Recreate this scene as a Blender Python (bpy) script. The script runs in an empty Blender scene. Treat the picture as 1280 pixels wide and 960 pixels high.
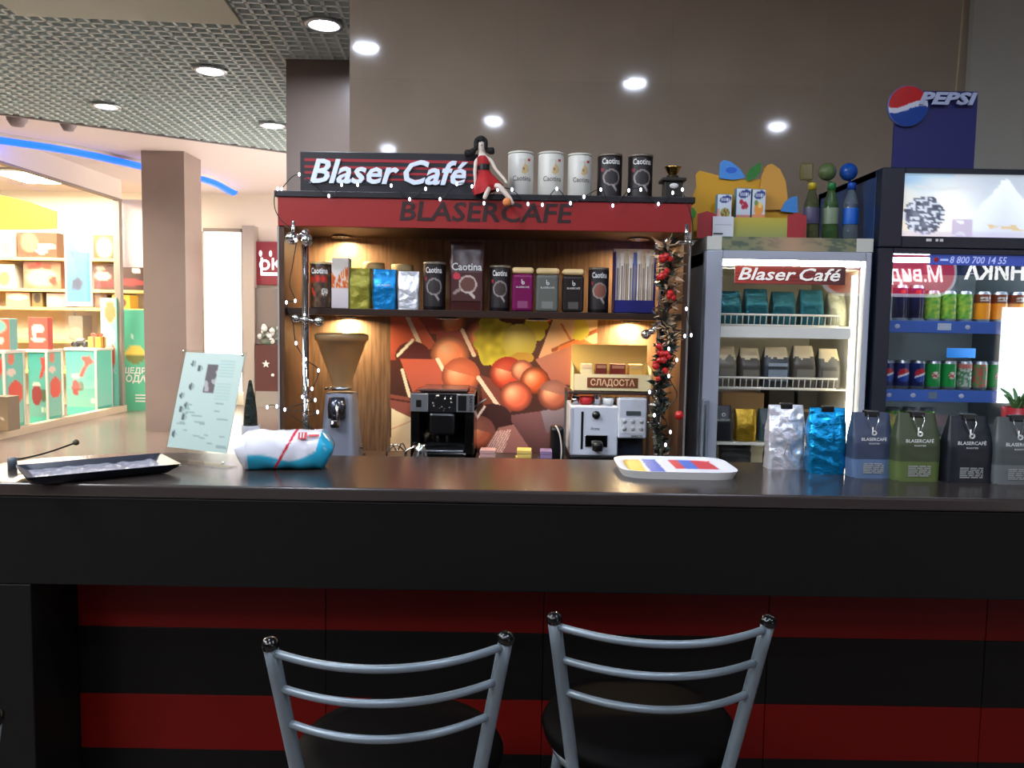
import bpy, bmesh, math, random
from mathutils import Vector, Matrix, Euler, noise
rnd = random.Random(7)
PI = math.pi
SC = bpy.context.scene
COL = SC.collection
# ---------------------------------------------------------------- camera
F = 1000.0
CAM = Vector((0, 0, 1.52))
PITCH, ROLL = math.radians(4.3), math.radians(0.95)
RC = Euler((PI/2 - PITCH, 0, 0)).to_matrix() @ Matrix.Rotation(ROLL, 3, 'Z')
cd = bpy.data.cameras.new('camera'); cam = bpy.data.objects.new('camera', cd); COL.objects.link(cam)
cam.location = CAM; cam.rotation_euler = RC.to_euler()
cd.sensor_width = 36; cd.lens = F/1280*36; cd.clip_start = .02
SC.camera = cam
SC.view_settings.view_transform = 'Standard'; SC.view_settings.look = 'None'
SC.view_settings.gamma = 1; SC.view_settings.exposure = 0; SC.view_settings.use_curve_mapping = False
def ray(px, py): return RC @ Vector(((px-640)/F, -(py-480)/F, -1))
def P(px, py, Y): d = ray(px, py); return CAM + d*(Y/d.y)          # where a ray of the survey meets a depth
def PZ(px, py, z): d = ray(px, py); return CAM + d*((z-CAM.z)/d.z)  # ... a height
def PX(px, py, X): d = ray(px, py); return CAM + d*(X/d.x)          # ... a side plane
# ---------------------------------------------------------------- materials
def lin(c): return tuple(((x/255)/12.92 if x/255 <= .04045 else ((x/255+.055)/1.055)**2.4) for x in c)
MATS = {}
def mat(name, rgb=(128,128,128), rough=.5, metal=0, emit=0, spec=.5, trans=0, alpha=1, noise_amt=0, noise_scale=8, coat=0, ecol=None, bump=0, ior=1.45):
    if name in MATS: return MATS[name]
    m = bpy.data.materials.new(name); m.use_nodes = True
    nt = m.node_tree; b = nt.nodes['Principled BSDF']
    c = (*lin(rgb), 1)
    b.inputs['Base Color'].default_value = c
    b.inputs['Roughness'].default_value = rough; b.inputs['Metallic'].default_value = metal
    b.inputs['Specular IOR Level'].default_value = spec; b.inputs['IOR'].default_value = ior
    b.inputs['Transmission Weight'].default_value = trans; b.inputs['Alpha'].default_value = alpha
    b.inputs['Coat Weight'].default_value = coat
    if emit:
        b.inputs['Emission Color'].default_value = (*lin(ecol or rgb), 1); b.inputs['Emission Strength'].default_value = emit
    if noise_amt or bump:
        tc = nt.nodes.new('ShaderNodeTexCoord'); n = nt.nodes.new('ShaderNodeTexNoise')
        n.inputs['Scale'].default_value = noise_scale; n.inputs['Detail'].default_value = 5
        nt.links.new(tc.outputs['Object'], n.inputs['Vector'])
        if noise_amt:
            r = nt.nodes.new('ShaderNodeMapRange'); r.inputs['To Min'].default_value = 1-noise_amt; r.inputs['To Max'].default_value = 1+noise_amt
            nt.links.new(n.outputs['Fac'], r.inputs['Value'])
            v = nt.nodes.new('ShaderNodeVectorMath'); v.operation = 'SCALE'; v.inputs[0].default_value = c[:3]
            nt.links.new(r.outputs[0], v.inputs['Scale']); nt.links.new(v.outputs[0], b.inputs['Base Color'])
        if bump:
            bp = nt.nodes.new('ShaderNodeBump'); bp.inputs['Strength'].default_value = bump; bp.inputs['Distance'].default_value = .02
            nt.links.new(n.outputs['Fac'], bp.inputs['Height']); nt.links.new(bp.outputs[0], b.inputs['Normal'])
    MATS[name] = m; return m
def art_mat(name, rough=.4, emit=0, metal=0):
    if name in MATS: return MATS[name]
    m = bpy.data.materials.new(name); m.use_nodes = True; nt = m.node_tree; b = nt.nodes['Principled BSDF']
    a = nt.nodes.new('ShaderNodeAttribute'); a.attribute_name = 'Col'
    nt.links.new(a.outputs['Color'], b.inputs['Base Color']); b.inputs['Roughness'].default_value = rough; b.inputs['Metallic'].default_value = metal
    if emit:
        nt.links.new(a.outputs['Color'], b.inputs['Emission Color']); b.inputs['Emission Strength'].default_value = emit
    MATS[name] = m; return m
def glass_mat(name, ior=1.5, tint=(255,255,255), rough=0.0, graze=.8):
    if name in MATS: return MATS[name]
    m = bpy.data.materials.new(name); m.use_nodes = True; nt = m.node_tree
    nt.nodes.remove(nt.nodes['Principled BSDF']); out = nt.nodes['Material Output']
    t = nt.nodes.new('ShaderNodeBsdfTransparent'); t.inputs[0].default_value = (*lin(tint), 1)
    g = nt.nodes.new('ShaderNodeBsdfGlossy'); g.inputs['Roughness'].default_value = rough
    lw = nt.nodes.new('ShaderNodeLayerWeight'); lw.inputs[0].default_value = .5      # Schlick from the facing angle, the same on both sides of the pane
    pw = nt.nodes.new('ShaderNodeMath'); pw.operation = 'POWER'; pw.inputs[1].default_value = 5; nt.links.new(lw.outputs['Facing'], pw.inputs[0])
    f = nt.nodes.new('ShaderNodeMapRange'); f.inputs['To Min'].default_value = ((ior-1)/(ior+1))**2; f.inputs['To Max'].default_value = graze; nt.links.new(pw.outputs[0], f.inputs['Value'])
    x = nt.nodes.new('ShaderNodeMixShader')
    nt.links.new(f.outputs[0], x.inputs[0]); nt.links.new(t.outputs[0], x.inputs[1]); nt.links.new(g.outputs[0], x.inputs[2])
    nt.links.new(x.outputs[0], out.inputs[0]); MATS[name] = m; return m
def wood_mat(name, rgb, rough=.35):
    m = mat(name, rgb, rough); nt = m.node_tree; b = nt.nodes['Principled BSDF']
    tc = nt.nodes.new('ShaderNodeTexCoord'); mp = nt.nodes.new('ShaderNodeMapping'); mp.inputs['Scale'].default_value = (14, 14, 1.2)
    n = nt.nodes.new('ShaderNodeTexNoise'); n.inputs['Scale'].default_value = 6; n.inputs['Detail'].default_value = 6
    r = nt.nodes.new('ShaderNodeValToRGB'); c = lin(rgb)
    r.color_ramp.elements[0].color = (*[x*.6 for x in c], 1); r.color_ramp.elements[1].color = (*[x*1.35 for x in c], 1)
    r.color_ramp.elements[0].position = .3; r.color_ramp.elements[1].position = .7
    nt.links.new(tc.outputs['Object'], mp.inputs[0]); nt.links.new(mp.outputs[0], n.inputs['Vector']); nt.links.new(n.outputs['Fac'], r.inputs[0]); nt.links.new(r.outputs[0], b.inputs['Base Color'])
    return m
def tile_mat(name, rgb, rough, sx, sz, amt=.12, axes='xz', joint=.8, spec=.5):
    """polished stone slabs: cloudy mottling and thin joints"""
    m = mat(name, rgb, rough, spec=spec); nt = m.node_tree; b = nt.nodes['Principled BSDF']
    tc = nt.nodes.new('ShaderNodeTexCoord'); sp = nt.nodes.new('ShaderNodeSeparateXYZ'); nt.links.new(tc.outputs['Object'], sp.inputs[0])
    cb = nt.nodes.new('ShaderNodeCombineXYZ'); o = {'x': 0, 'y': 1, 'z': 2}
    nt.links.new(sp.outputs[o[axes[0]]], cb.inputs[0]); nt.links.new(sp.outputs[o[axes[1]]], cb.inputs[1])
    br = nt.nodes.new('ShaderNodeTexBrick'); br.offset = 0; br.inputs['Scale'].default_value = 1
    br.inputs['Brick Width'].default_value = sx; br.inputs['Row Height'].default_value = sz; br.inputs['Mortar Size'].default_value = .003; br.inputs['Mortar Smooth'].default_value = .3
    c = lin(rgb); br.inputs['Color1'].default_value = (*[x*1.04 for x in c], 1); br.inputs['Color2'].default_value = (*[x*.94 for x in c], 1); br.inputs['Mortar'].default_value = (*[x*joint for x in c], 1)
    nt.links.new(cb.outputs[0], br.inputs['Vector'])
    n = nt.nodes.new('ShaderNodeTexNoise'); n.inputs['Scale'].default_value = 2.2; n.inputs['Detail'].default_value = 7; nt.links.new(tc.outputs['Object'], n.inputs['Vector'])
    r = nt.nodes.new('ShaderNodeMapRange'); r.inputs['From Min'].default_value = .3; r.inputs['From Max'].default_value = .7; r.inputs['To Min'].default_value = 1-amt; r.inputs['To Max'].default_value = 1+amt; nt.links.new(n.outputs['Fac'], r.inputs['Value'])
    v = nt.nodes.new('ShaderNodeVectorMath'); v.operation = 'SCALE'; nt.links.new(br.outputs['Color'], v.inputs[0]); nt.links.new(r.outputs[0], v.inputs['Scale']); nt.links.new(v.outputs[0], b.inputs['Base Color'])
    return m
CHROME = mat('chrome', (225,225,225), .08, 1)
STEEL = mat('brushed_steel', (150,155,160), .32, 1)
BLACK = mat('black_plastic', (16,16,17), .35)
GLOSSBLACK = mat('gloss_black', (10,10,10), .12)
WHITE = mat('white_plastic', (225,225,222), .4)
CREAM = mat('cream_card', (240,222,170), .55)
ART = art_mat('printed_art', .45); ARTGLOSS = art_mat('printed_gloss', .15); BACKLIT = art_mat('backlit_print', .3, .7)
FOILART = art_mat('foil_print', .3, 0, .6)
WHITEINK = mat('white_ink', (222,222,218), .5); DARKINK = mat('dark_ink', (40,34,32), .5); REDINK = mat('red_ink', (180,30,35), .45); GOLDINK = mat('gold_ink', (205,165,80), .45)
PANE = glass_mat('clear_glass', 1.5)
ACRYL = glass_mat('acrylic', 1.35, (251,253,252), .05)
# ---------------------------------------------------------------- mesh builder
FRONT = Matrix(((1,0,0,0),(0,0,-1,0),(0,1,0,0),(0,0,0,1)))     # text plane -> upright, facing -Y
def T(x, y, z): return Matrix.Translation((x, y, z))
class MB:
    def __init__(s): s.bm = bmesh.new(); s.cl = s.bm.loops.layers.float_color.new('Col'); s.m = []
    def mi(s, m):
        if m not in s.m: s.m.append(m)
        return s.m.index(m)
    def merge(s, b2, m, M=None, smooth=False, colors=None):
        i = s.mi(m); vm = {}
        for v in b2.verts: vm[v] = s.bm.verts.new(M @ v.co if M else v.co)
        for f in b2.faces:
            try: g = s.bm.faces.new([vm[v] for v in f.verts])
            except ValueError: continue
            g.material_index = i; g.smooth = smooth
            if colors is not None:
                for l, v in zip(g.loops, f.verts): l[s.cl] = (*colors[v], 1)
        b2.free(); return s
    def box(s, x0, x1, y0, y1, z0, z1, m, bev=0, M=None, seg=2):
        b = bmesh.new(); bmesh.ops.create_cube(b, size=1)
        for v in b.verts: v.co = Vector(((x0+x1)/2+v.co.x*(x1-x0), (y0+y1)/2+v.co.y*(y1-y0), (z0+z1)/2+v.co.z*(z1-z0)))
        if bev: bmesh.ops.bevel(b, geom=list(b.edges), offset=bev, segments=seg, affect='EDGES', profile=.5)
        return s.merge(b, m, M)
    def lathe(s, prof, m, seg=28, M=None, smooth=True, a0=0, a1=2*PI):
        b = bmesh.new(); rings = []; full = abs(a1-a0-2*PI) < 1e-6
        for r, z in prof:
            if r < 1e-6: rings.append([b.verts.new((0,0,z))])
            else: rings.append([b.verts.new((r*math.cos(a0+(a1-a0)*k/seg), r*math.sin(a0+(a1-a0)*k/seg), z)) for k in range(seg if full else seg+1)])
        for A, B in zip(rings, rings[1:]):
            n = max(len(A), len(B))
            for k in range(n if full else n-1):
                k2 = (k+1) % n
                if len(A) == 1 and len(B) == 1: continue
                if len(A) == 1: b.faces.new((A[0], B[k2], B[k]))
                elif len(B) == 1: b.faces.new((A[k], A[k2], B[0]))
                else: b.faces.new((A[k], A[k2], B[k2], B[k]))
        return s.merge(b, m, M, smooth)
    def sphere(s, c, r, m, seg=12, sc=(1,1,1), M=None):
        b = bmesh.new(); bmesh.ops.create_uvsphere(b, u_segments=seg, v_segments=max(6, seg*2//3), radius=r)
        for v in b.verts: v.co = Vector((v.co.x*sc[0]+c[0], v.co.y*sc[1]+c[1], v.co.z*sc[2]+c[2]))
        return s.merge(b, m, M, True)
    def tube(s, pts, r, m, seg=10, M=None, closed=False):
        pts = [Vector(p) for p in pts]; n = len(pts); rs = r if isinstance(r, (list, tuple)) else [r]*n
        b = bmesh.new(); rings = []; up = None
        for i, p in enumerate(pts):
            if closed: t = pts[(i+1) % n]-pts[i-1]
            else: t = pts[min(i+1, n-1)]-pts[max(i-1, 0)]
            t.normalize()
            if up is None: up = t.orthogonal().normalized()
            up = (up - t*up.dot(t)); up = up.normalized() if up.length > 1e-6 else t.orthogonal().normalized()
            w = t.cross(up)
            rings.append([b.verts.new(p+(up*math.cos(2*PI*k/seg)+w*math.sin(2*PI*k/seg))*rs[i]) for k in range(seg)])
        for i in range(n if closed else n-1):
            A, B = rings[i], rings[(i+1) % n]
            for k in range(seg): b.faces.new((A[k], A[(k+1) % seg], B[(k+1) % seg], B[k]))
        if not closed: b.faces.new(rings[0][::-1]); b.faces.new(rings[-1])
        return s.merge(b, m, M, True)
    def prism(s, poly, d, m, M=FRONT, bev=0):
        """outline in the text plane, d thick, its face towards +z of that plane"""
        b = bmesh.new(); vs = [b.verts.new((x, y, 0)) for x, y in poly]; f = b.faces.new(vs); f.normal_update()
        if f.normal.z < 0: f.normal_flip()
        if d:
            r = bmesh.ops.extrude_face_region(b, geom=[f]); 
            for v in r['geom']:
                if isinstance(v, bmesh.types.BMVert): v.co.z -= d
            bmesh.ops.recalc_face_normals(b, faces=list(b.faces))
        return s.merge(b, m, M)
    def text(s, body, size, m, M, ext=0, shear=0, bold=0, sx=1, align='CENTER', space=1, word=1, warp=None, width=None):
        c = bpy.data.curves.new('t', 'FONT'); c.body = body; c.size = size; c.extrude = ext; c.shear = shear; c.offset = bold*size
        c.align_x = align; c.align_y = 'CENTER'; c.resolution_u = 2; c.space_character = space; c.space_word = word
        o = bpy.data.objects.new('t', c); COL.objects.link(o); dg = bpy.context.evaluated_depsgraph_get(); dg.update()
        me = bpy.data.meshes.new_from_object(o.evaluated_get(dg)); bpy.data.objects.remove(o); bpy.data.curves.remove(c)
        b = bmesh.new(); b.from_mesh(me); bpy.data.meshes.remove(me)
        if width:
            xs = [v.co.x for v in b.verts]; k = width/(max(xs)-min(xs)); mid = (max(xs)+min(xs))/2
            for v in b.verts: v.co.x = (v.co.x-mid)*k
        for v in b.verts:
            v.co.x *= sx
            if warp: v.co = warp(v.co)
        return s.merge(b, m, M)
    def art(s, fn, w, h, nx, ny, M=FRONT, m=None, warp=None):
        """printed picture: fn(u, v) -> sRGB 0..255, u right, v down; centred in the text plane"""
        b = bmesh.new(); g = []; colr = {}
        for j in range(ny+1):
            row = []
            for i in range(nx+1):
                u, v = i/nx, j/ny; p = Vector(((u-.5)*w, (.5-v)*h, 0)); p = warp(p) if warp else p
                q = b.verts.new(p); colr[q] = lin(fn(u, v)); row.append(q)
            g.append(row)
        for j in range(ny):
            for i in range(nx): b.faces.new((g[j][i], g[j+1][i], g[j+1][i+1], g[j][i+1]))
        return s.merge(b, m or ART, M, False, colr)
    def grid(s, fn, nu, nv, m, M=None, smooth=True, colfn=None, close_u=False):
        """surface fn(u, v) -> point"""
        b = bmesh.new(); g = []; colr = {}
        for j in range(nv+1):
            row = []
            for i in range(nu if close_u else nu+1):
                p = Vector(fn(i/nu, j/nv)); q = b.verts.new(p); row.append(q)
                if colfn: colr[q] = lin(colfn(p))
            g.append(row)
        n = len(g[0])
        for j in range(nv):
            for i in range(n if close_u else n-1):
                i2 = (i+1) % n
                try: b.faces.new((g[j][i], g[j][i2], g[j+1][i2], g[j+1][i]))
                except ValueError: pass
        return s.merge(b, m, M, smooth, colr if colfn else None)
    def build(s, name, parent=None, loc=None, rz=0):
        bmesh.ops.recalc_face_normals(s.bm, faces=[f for f in s.bm.faces if len(f.verts) > 2]) if False else None
        me = bpy.data.meshes.new(name); s.bm.to_mesh(me); s.bm.free()
        for m in s.m: me.materials.append(m)
        o = bpy.data.objects.new(name, me); COL.objects.link(o)
        if parent: o.parent = parent
        if loc is not None: o.location = loc
        o.rotation_euler.z = rz
        return o
def tag(o, label, cat, group=None):
    o['label'] = label; o['category'] = cat
    if group: o['group'] = group
    return o
def thing(name, label, cat, loc=(0,0,0), rz=0, group=None):
    o = bpy.data.objects.new(name, None); COL.objects.link(o); o.location = loc; o.rotation_euler.z = rz; o.empty_display_size = .05
    return tag(o, label, cat, group)
def struct(o): o['kind'] = 'structure'; return o
def dup(root, loc, label, rz=0, group=None):
    r = root.copy(); COL.objects.link(r); r.location = loc; r.rotation_euler.z = rz; r['label'] = label
    if group: r['group'] = group
    for ch in list(root.children):
        c = ch.copy(); COL.objects.link(c); c.parent = r
        for g in list(ch.children):
            d = g.copy(); COL.objects.link(d); d.parent = c
    return r
def lerp(a, b, t): return a+(b-a)*t
def mix(a, b, t): return tuple(lerp(x, y, max(0, min(1, t))) for x, y in zip(a, b))
def smooth_path(pts, n=8):
    pts = [Vector(p) for p in pts]; out = []
    for i in range(len(pts)-1):
        p0, p1, p2, p3 = pts[max(i-1, 0)], pts[i], pts[i+1], pts[min(i+2, len(pts)-1)]
        for k in range(n):
            t = k/n; out.append(.5*((2*p1)+(p2-p0)*t+(2*p0-5*p1+4*p2-p3)*t*t+(3*p1-p0-3*p2+p3)*t**3))
    return out+[pts[-1]]
def in_poly(x, y, poly):
    c = False; j = len(poly)-1
    for i in range(len(poly)):
        xi, yi = poly[i]; xj, yj = poly[j]
        if (yi > y) != (yj > y) and x < (xj-xi)*(y-yi)/(yj-yi)+xi: c = not c
        j = i
    return c
def seg_d(x, y, a, b):
    dx, dy = b[0]-a[0], b[1]-a[1]; t = max(0, min(1, ((x-a[0])*dx+(y-a[1])*dy)/(dx*dx+dy*dy)))
    return math.hypot(x-a[0]-t*dx, y-a[1]-t*dy)
#==SECTIONS==
# ================================================================ SETTING
ZC = 3.58
STONE = tile_mat('polished_stone', (158, 142, 126), .06, .75, .9, .10, 'xz', .97, .6)
PILST = tile_mat('pillar_stone', (142, 127, 121), .12, 1.0, 1.2, .05, 'xz', .97, .5)
FLOORM = tile_mat('floor_tiles', (112, 99, 94), .22, .6, .6, .08, 'xy', .8, .5)
PLASTER = mat('pale_plaster', (172, 172, 164), .7, noise_amt=.05)
SOFF = mat('soffit_white', (242, 230, 226), .7)
GRID = mat('ceiling_lattice_metal', (214, 230, 230), .5)
PLEN = mat('plenum_dark', (150, 154, 152), .9)
SHOPW = mat('shop_white', (238, 230, 214), .6)
def sbox(name, *a, m, bev=0):
    b = MB(); b.box(*a, m, bev); return struct(b.build(name))
sbox('floor', -12, 11, -7, 16, -.1, 0, m=FLOORM)
sbox('wall_back', -.816, 2.185, 4.0, 4.6, 0, 4.3, m=STONE)
sbox('column', -1.83, -.55, 6.5, 7.4, 0, ZC, m=tile_mat('column_stone', (118, 103, 94), .3, .9, .9, .08, 'xz', .97, .5))
sbox('wall_right', 2.185, 10.4, 3.96, 4.6, 0, 4.3, m=PLASTER)
sbox('trim_1', 2.475, 10.4, 3.90, 3.96, 0, 4.3, m=mat('light_plaster', (196, 194, 186), .7))
sbox('pillar', -4.90, -4.34, 10.65, 11.22, 0, 3.7, m=PILST)
sbox('wall_front', -12, 11, -7.2, -7, 0, 4.3, m=mat('dark_far_wall', (90, 84, 80), .7))
sbox('wall_side', 10.4, 10.5, -7, 4.6, 0, 4.3, m=mat('side_wall', (120, 112, 104), .6))
# lattice ceiling: real blades crossing every ten centimetres under a dark plenum
b = MB(); b.box(-12, 11, -7, 11.4, 4.25, 4.3, PLEN)
th = math.radians(4)
ca, sa = math.cos(th), math.sin(th)
def soff_edge(x): return 8.401 + (x+5.304)*(10.037-8.401)/(5.304-2.855)     # where the lattice meets the white soffit
RM = Matrix.Rotation(th, 4, 'Z')
_e0, _e1 = RM.inverted() @ Vector((-12, soff_edge(-12)-.03, 0)), RM.inverted() @ Vector((2, soff_edge(2)-.03, 0))
def clip_y(x): return min(_e0.y+(x-_e0.x)*(_e1.y-_e0.y)/(_e1.x-_e0.x), 11.2)
def clip_x(y): return _e0.x+(y-_e0.y)*(_e1.x-_e0.x)/(_e1.y-_e0.y)
for k in range(-110, 102):
    x = k*.1; ye = clip_y(x)
    if ye > -6.9: b.box(x-.011, x+.011, -7, ye, ZC, ZC+.05, GRID, 0, RM)
for k in range(-70, 113):
    y = k*.1; xs0 = max(-11, clip_x(y))
    if xs0 < 6: b.box(xs0, 10.2, y-.011, y+.011, ZC, ZC+.05, GRID, 0, RM)
struct(b.build('ceiling'))
# square solid panel let into the lattice
b = MB(); pc = PZ(303, 30, ZC-.012)
b.box(-1.5, 0, -3, 0, -.02, .0, mat('panel_paint', (206, 216, 202), .7), .004, T(pc.x, pc.y, ZC-.002) @ RM)
struct(b.build('trim_2'))
# white soffit beyond a slanting edge
b = MB(); ed = [(-12, soff_edge(-12)), (-2.0, soff_edge(-2.0)), (1.5, soff_edge(1.5)), (1.5, 15.5), (-12, 15.5)]
b.prism(ed, .35, SOFF, T(0, 0, 4.05)); b.prism([(-12, soff_edge(-12)-.06), (1.5, soff_edge(1.5)-.06), (1.5, soff_edge(1.5)-.002), (-12, soff_edge(-12)-.002)], .15, mat('edge_trim', (120, 116, 118), .5), T(0, 0, 3.72))
struct(b.build('trim_3'))
# ---------------- corridor end wall, shop front
sbox('wall_far', -6.05, 1.5, 14.2, 14.4, 0, 3.7, m=SHOPW)
sbox('wall_left', -11.5, -6.05, 14.2, 14.4, 0, 3.7, m=SHOPW)
b = MB(); b.box(-6.42, -6.28, 5.5, 12.95, 3.40, 3.7, SHOPW); struct(b.build('trim_4'))
b = MB()
FR = mat('frame_grey', (150, 140, 130), .5)
b.box(-6.36, -6.26, 5.5, 12.95, 0, .10, mat('sill_cream', (214, 196, 168), .5)); b.box(-6.36, -6.27, 5.5, 12.95, 3.37, 3.40, FR)
b.box(-6.37, -6.27, 12.83, 12.93, .10, 3.37, FR)
w = struct(b.build('window_1'))
b = MB(); b.box(-6.324, -6.316, 5.5, 12.83, .10, 3.37, glass_mat('shop_glass', 1.15, graze=.2)); b.build('pane', w)
# shop interior lighting: ceiling panels that really glow
for i, (x, y) in enumerate([(-7.4, 8.0), (-7.4, 10.4), (-7.3, 12.5), (-9.4, 9.4), (-9.4, 12.2)]):
    b = MB(); b.box(-.5, .5, -.5, .5, .012, .05, WHITE, .004); o = tag(b.build('shop_ceiling_light', None, (x, y, 3.63)), 'glowing square ceiling panel in the toy shop, %s' % ['nearest the corridor front', 'above the first teal plinth', 'above the wider teal plinth', 'deep inside at the near side', 'deep inside by the shelves'][i], 'ceiling light', 'square lights in the toy shop')
    b = MB(); b.box(-.47, .47, -.47, .47, 0, .012, mat('shop_light_glow', (255, 240, 214), .5, emit=110)); b.build('diffuser', o)
# bright lit window at the corridor end
b = MB(); x0, x1 = P(256, 400, 14.1).x, P(303, 400, 14.1).x
z0, z1 = .25, P(280, 290, 14.1).z
b.box(x0-.05, x0, 14.06, 14.19, z0, z1, FR); b.box(x1, x1+.05, 14.06, 14.19, z0, z1, FR); b.box(x0, x1, 14.06, 14.19, z1, z1+.06, FR)
w = struct(b.build('window_2'))
b = MB(); b.box(x0, x1, 14.12, 14.14, z0, z1, mat('lit_window', (255, 250, 238), .4, emit=4)); b.build('pane', w)
# post and dim shop right of it
xa, xb = P(303, 400, 14.0).x, P(319, 400, 14.0).x
sbox('trim_5', x1+.06, xb, 13.95, 14.19, 0, z1+.1, m=mat('post_grey', (170, 160, 152), .5))
# unseen glowing front behind the stone wall, added to light the corridor and soffit
sbox('wall_right_corridor', -1.16, -1.0, 8.2, 14.2, 0, 3.7, m=SHOPW)
b = MB(); b.box(-1.24, -1.16, 8.5, 8.56, .2, 3.0, FR); b.box(-1.24, -1.16, 13.44, 13.5, .2, 3.0, FR); b.box(-1.24, -1.16, 8.5, 13.5, 3.0, 3.06, FR); b.box(-1.24, -1.16, 8.5, 13.5, .14, .2, FR)
w = struct(b.build('window_5')); b = MB(); b.box(-1.2, -1.19, 8.56, 13.44, .2, 3.0, mat('lit_front', (255, 244, 234), .4, emit=4.5)); b.build('pane', w)
# ---------------- blue LED line curving across the soffit
pts = [PZ(x, y, 3.66) for x, y in [(-90, 158), (0, 172), (90, 186), (176, 205), (255, 222), (285, 236)]]
pts.append(Vector((-4.72, 13.6, 3.66)))
b = MB(); b.tube(smooth_path(pts, 8), .075, mat('led_blue', (14, 70, 255), .5, emit=4.0), 8); b.tube(smooth_path([p+Vector((0,0,.028)) for p in pts], 8), .085, WHITE, 8)
tag(b.build('led_strip'), 'curved glowing blue light strip under the white soffit', 'led strip')
for i, (px, py, r) in enumerate([(21, 138, .11), (85, 144, .09)]):
    q = PZ(px, py, 3.7); b = MB(); b.lathe([(0, -.17), (r*.55, -.16), (r*.9, -.1), (r, -.03), (r*1.05, 0)], mat('dome_grey', (150, 140, 146), .4), 18); b.lathe([(r*1.2, -.02), (r*1.2, 0), (0, 0)], WHITE, 18)
    tag(b.build('ceiling_dome', None, (q.x, q.y, 3.695)), ['larger grey dome under the white soffit at the far left', 'smaller grey dome under the white soffit, nearer the pillar'][i], 'dome')
# ---------------- downlights in the lattice
DL = [(-1.343, 5.711, 'bright downlight in the lattice ceiling beside the stone wall edge'), (-2.535, 6.784, 'bright downlight in the middle of the lattice ceiling at left'), (-2.577, 8.618, 'bright downlight by the soffit edge near the column'), (-3.992, 7.962, 'dimmer downlight by the soffit edge above the pillar'),
      (1.0, 1.04, None), (2.66, -.33, None), (-1.14, 1.82, None), (-.23, -.3, None), (-1.52, -1.69, None), (.9, -3.5, None), (-3.9, -.5, None), (-3.0, 3.4, None), (3.6, -3.2, None)]
DLE = mat('downlight_glow', (226, 236, 255), .4, emit=520); DLD = mat('downlight_glow_dim', (226, 236, 255), .4, emit=110)
for i, (x, y, lab) in enumerate(DL):
    b = MB(); b.lathe([(.098, .0), (.13, -.006), (.135, -.016), (.10, -.02), (.092, .02)], mat('lamp_ring', (200, 205, 210), .3, .6), 24)
    b.lathe([(.092, .02), (.0, .02)], mat('lamp_back', (180, 185, 190), .3, .5), 24)
    o = tag(b.build('downlight', None, (x, y, ZC-.005)), lab or 'round recessed downlight over the seating side of the bar, reflected in the stone wall', 'downlight', 'downlights in the lattice ceiling' if lab else 'downlights over the bar')
    b = MB(); b.lathe([(0, -.004), (.06, -.002), (.088, .004)], DLD if i == 3 else DLE, 24); b.build('lamp', o)
# ================================================================ TOY SHOP CONTENTS
TEAL = (96, 196, 172); TEALD = (70, 158, 148)
def splat(base, blobs, edge=None):
    """a printed face: a base colour and soft blobs (u, v, ru, rv, rgb)"""
    def f(u, v):
        c = base
        for bu, bv, ru, rv, rgb in blobs:
            d = ((u-bu)/ru)**2+((v-bv)/rv)**2
            if d < 1.5: c = mix(c, rgb, (1.5-d)*2)
        return edge if edge and (min(u, 1-u) < .04 or min(v, 1-v) < .03) else c
    return f
def printed_box(name, label, cat, x0, x1, y, d, z0, z1, fn, side, nx=16, ny=16, group=None, sidefn=None, bev=.004):
    """carton standing at (centre, y) with a picture on its front"""
    w, h = x1-x0, z1-z0; b = MB(); sm = mat('card_%d_%d_%d' % side, side, .55)
    b.box(-w/2, w/2, 0, d, 0, h, sm, bev); b.art(fn, w*.97, h*.97, nx, ny, T(0, -.0015, h/2) @ FRONT)
    if sidefn: b.art(sidefn, d*.97, h*.97, nx, ny, T(w/2+.0015, d/2, h/2) @ Matrix.Rotation(PI/2, 4, 'Z') @ FRONT)
    return tag(b.build(name, None, ((x0+x1)/2, y, z0)), label, cat, group)
SHY = 13.25
SHELFM = mat('shelf_yellow', (226, 190, 110), .5)
sh = thing('shelf_rack', 'tall pale shelving with yellow shelf edges inside the toy shop', 'shelving', (-7.4, SHY, 0))
b = MB(); b.box(-1.75, 1.3, .5, .54, 0, 2.75, mat('rack_back', (244, 226, 196), .6)); b.build('back_panel', sh)
rows = [P(60, 322, SHY).z, P(60, 361, SHY).z, P(60, 384, SHY).z, P(60, 425, SHY).z, .62]
for z in rows: b = MB(); b.box(-1.75, 1.3, 0, .5, z-.05, z, SHELFM, .004); b.build('shelf', sh)
for x in (-1.77, -.12, 1.3): b = MB(); b.box(x-.02, x+.02, .46, .5, 0, 2.75, WHITE); b.build('upright', sh)
def sx(px): return P(px, 360, SHY).x
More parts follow.
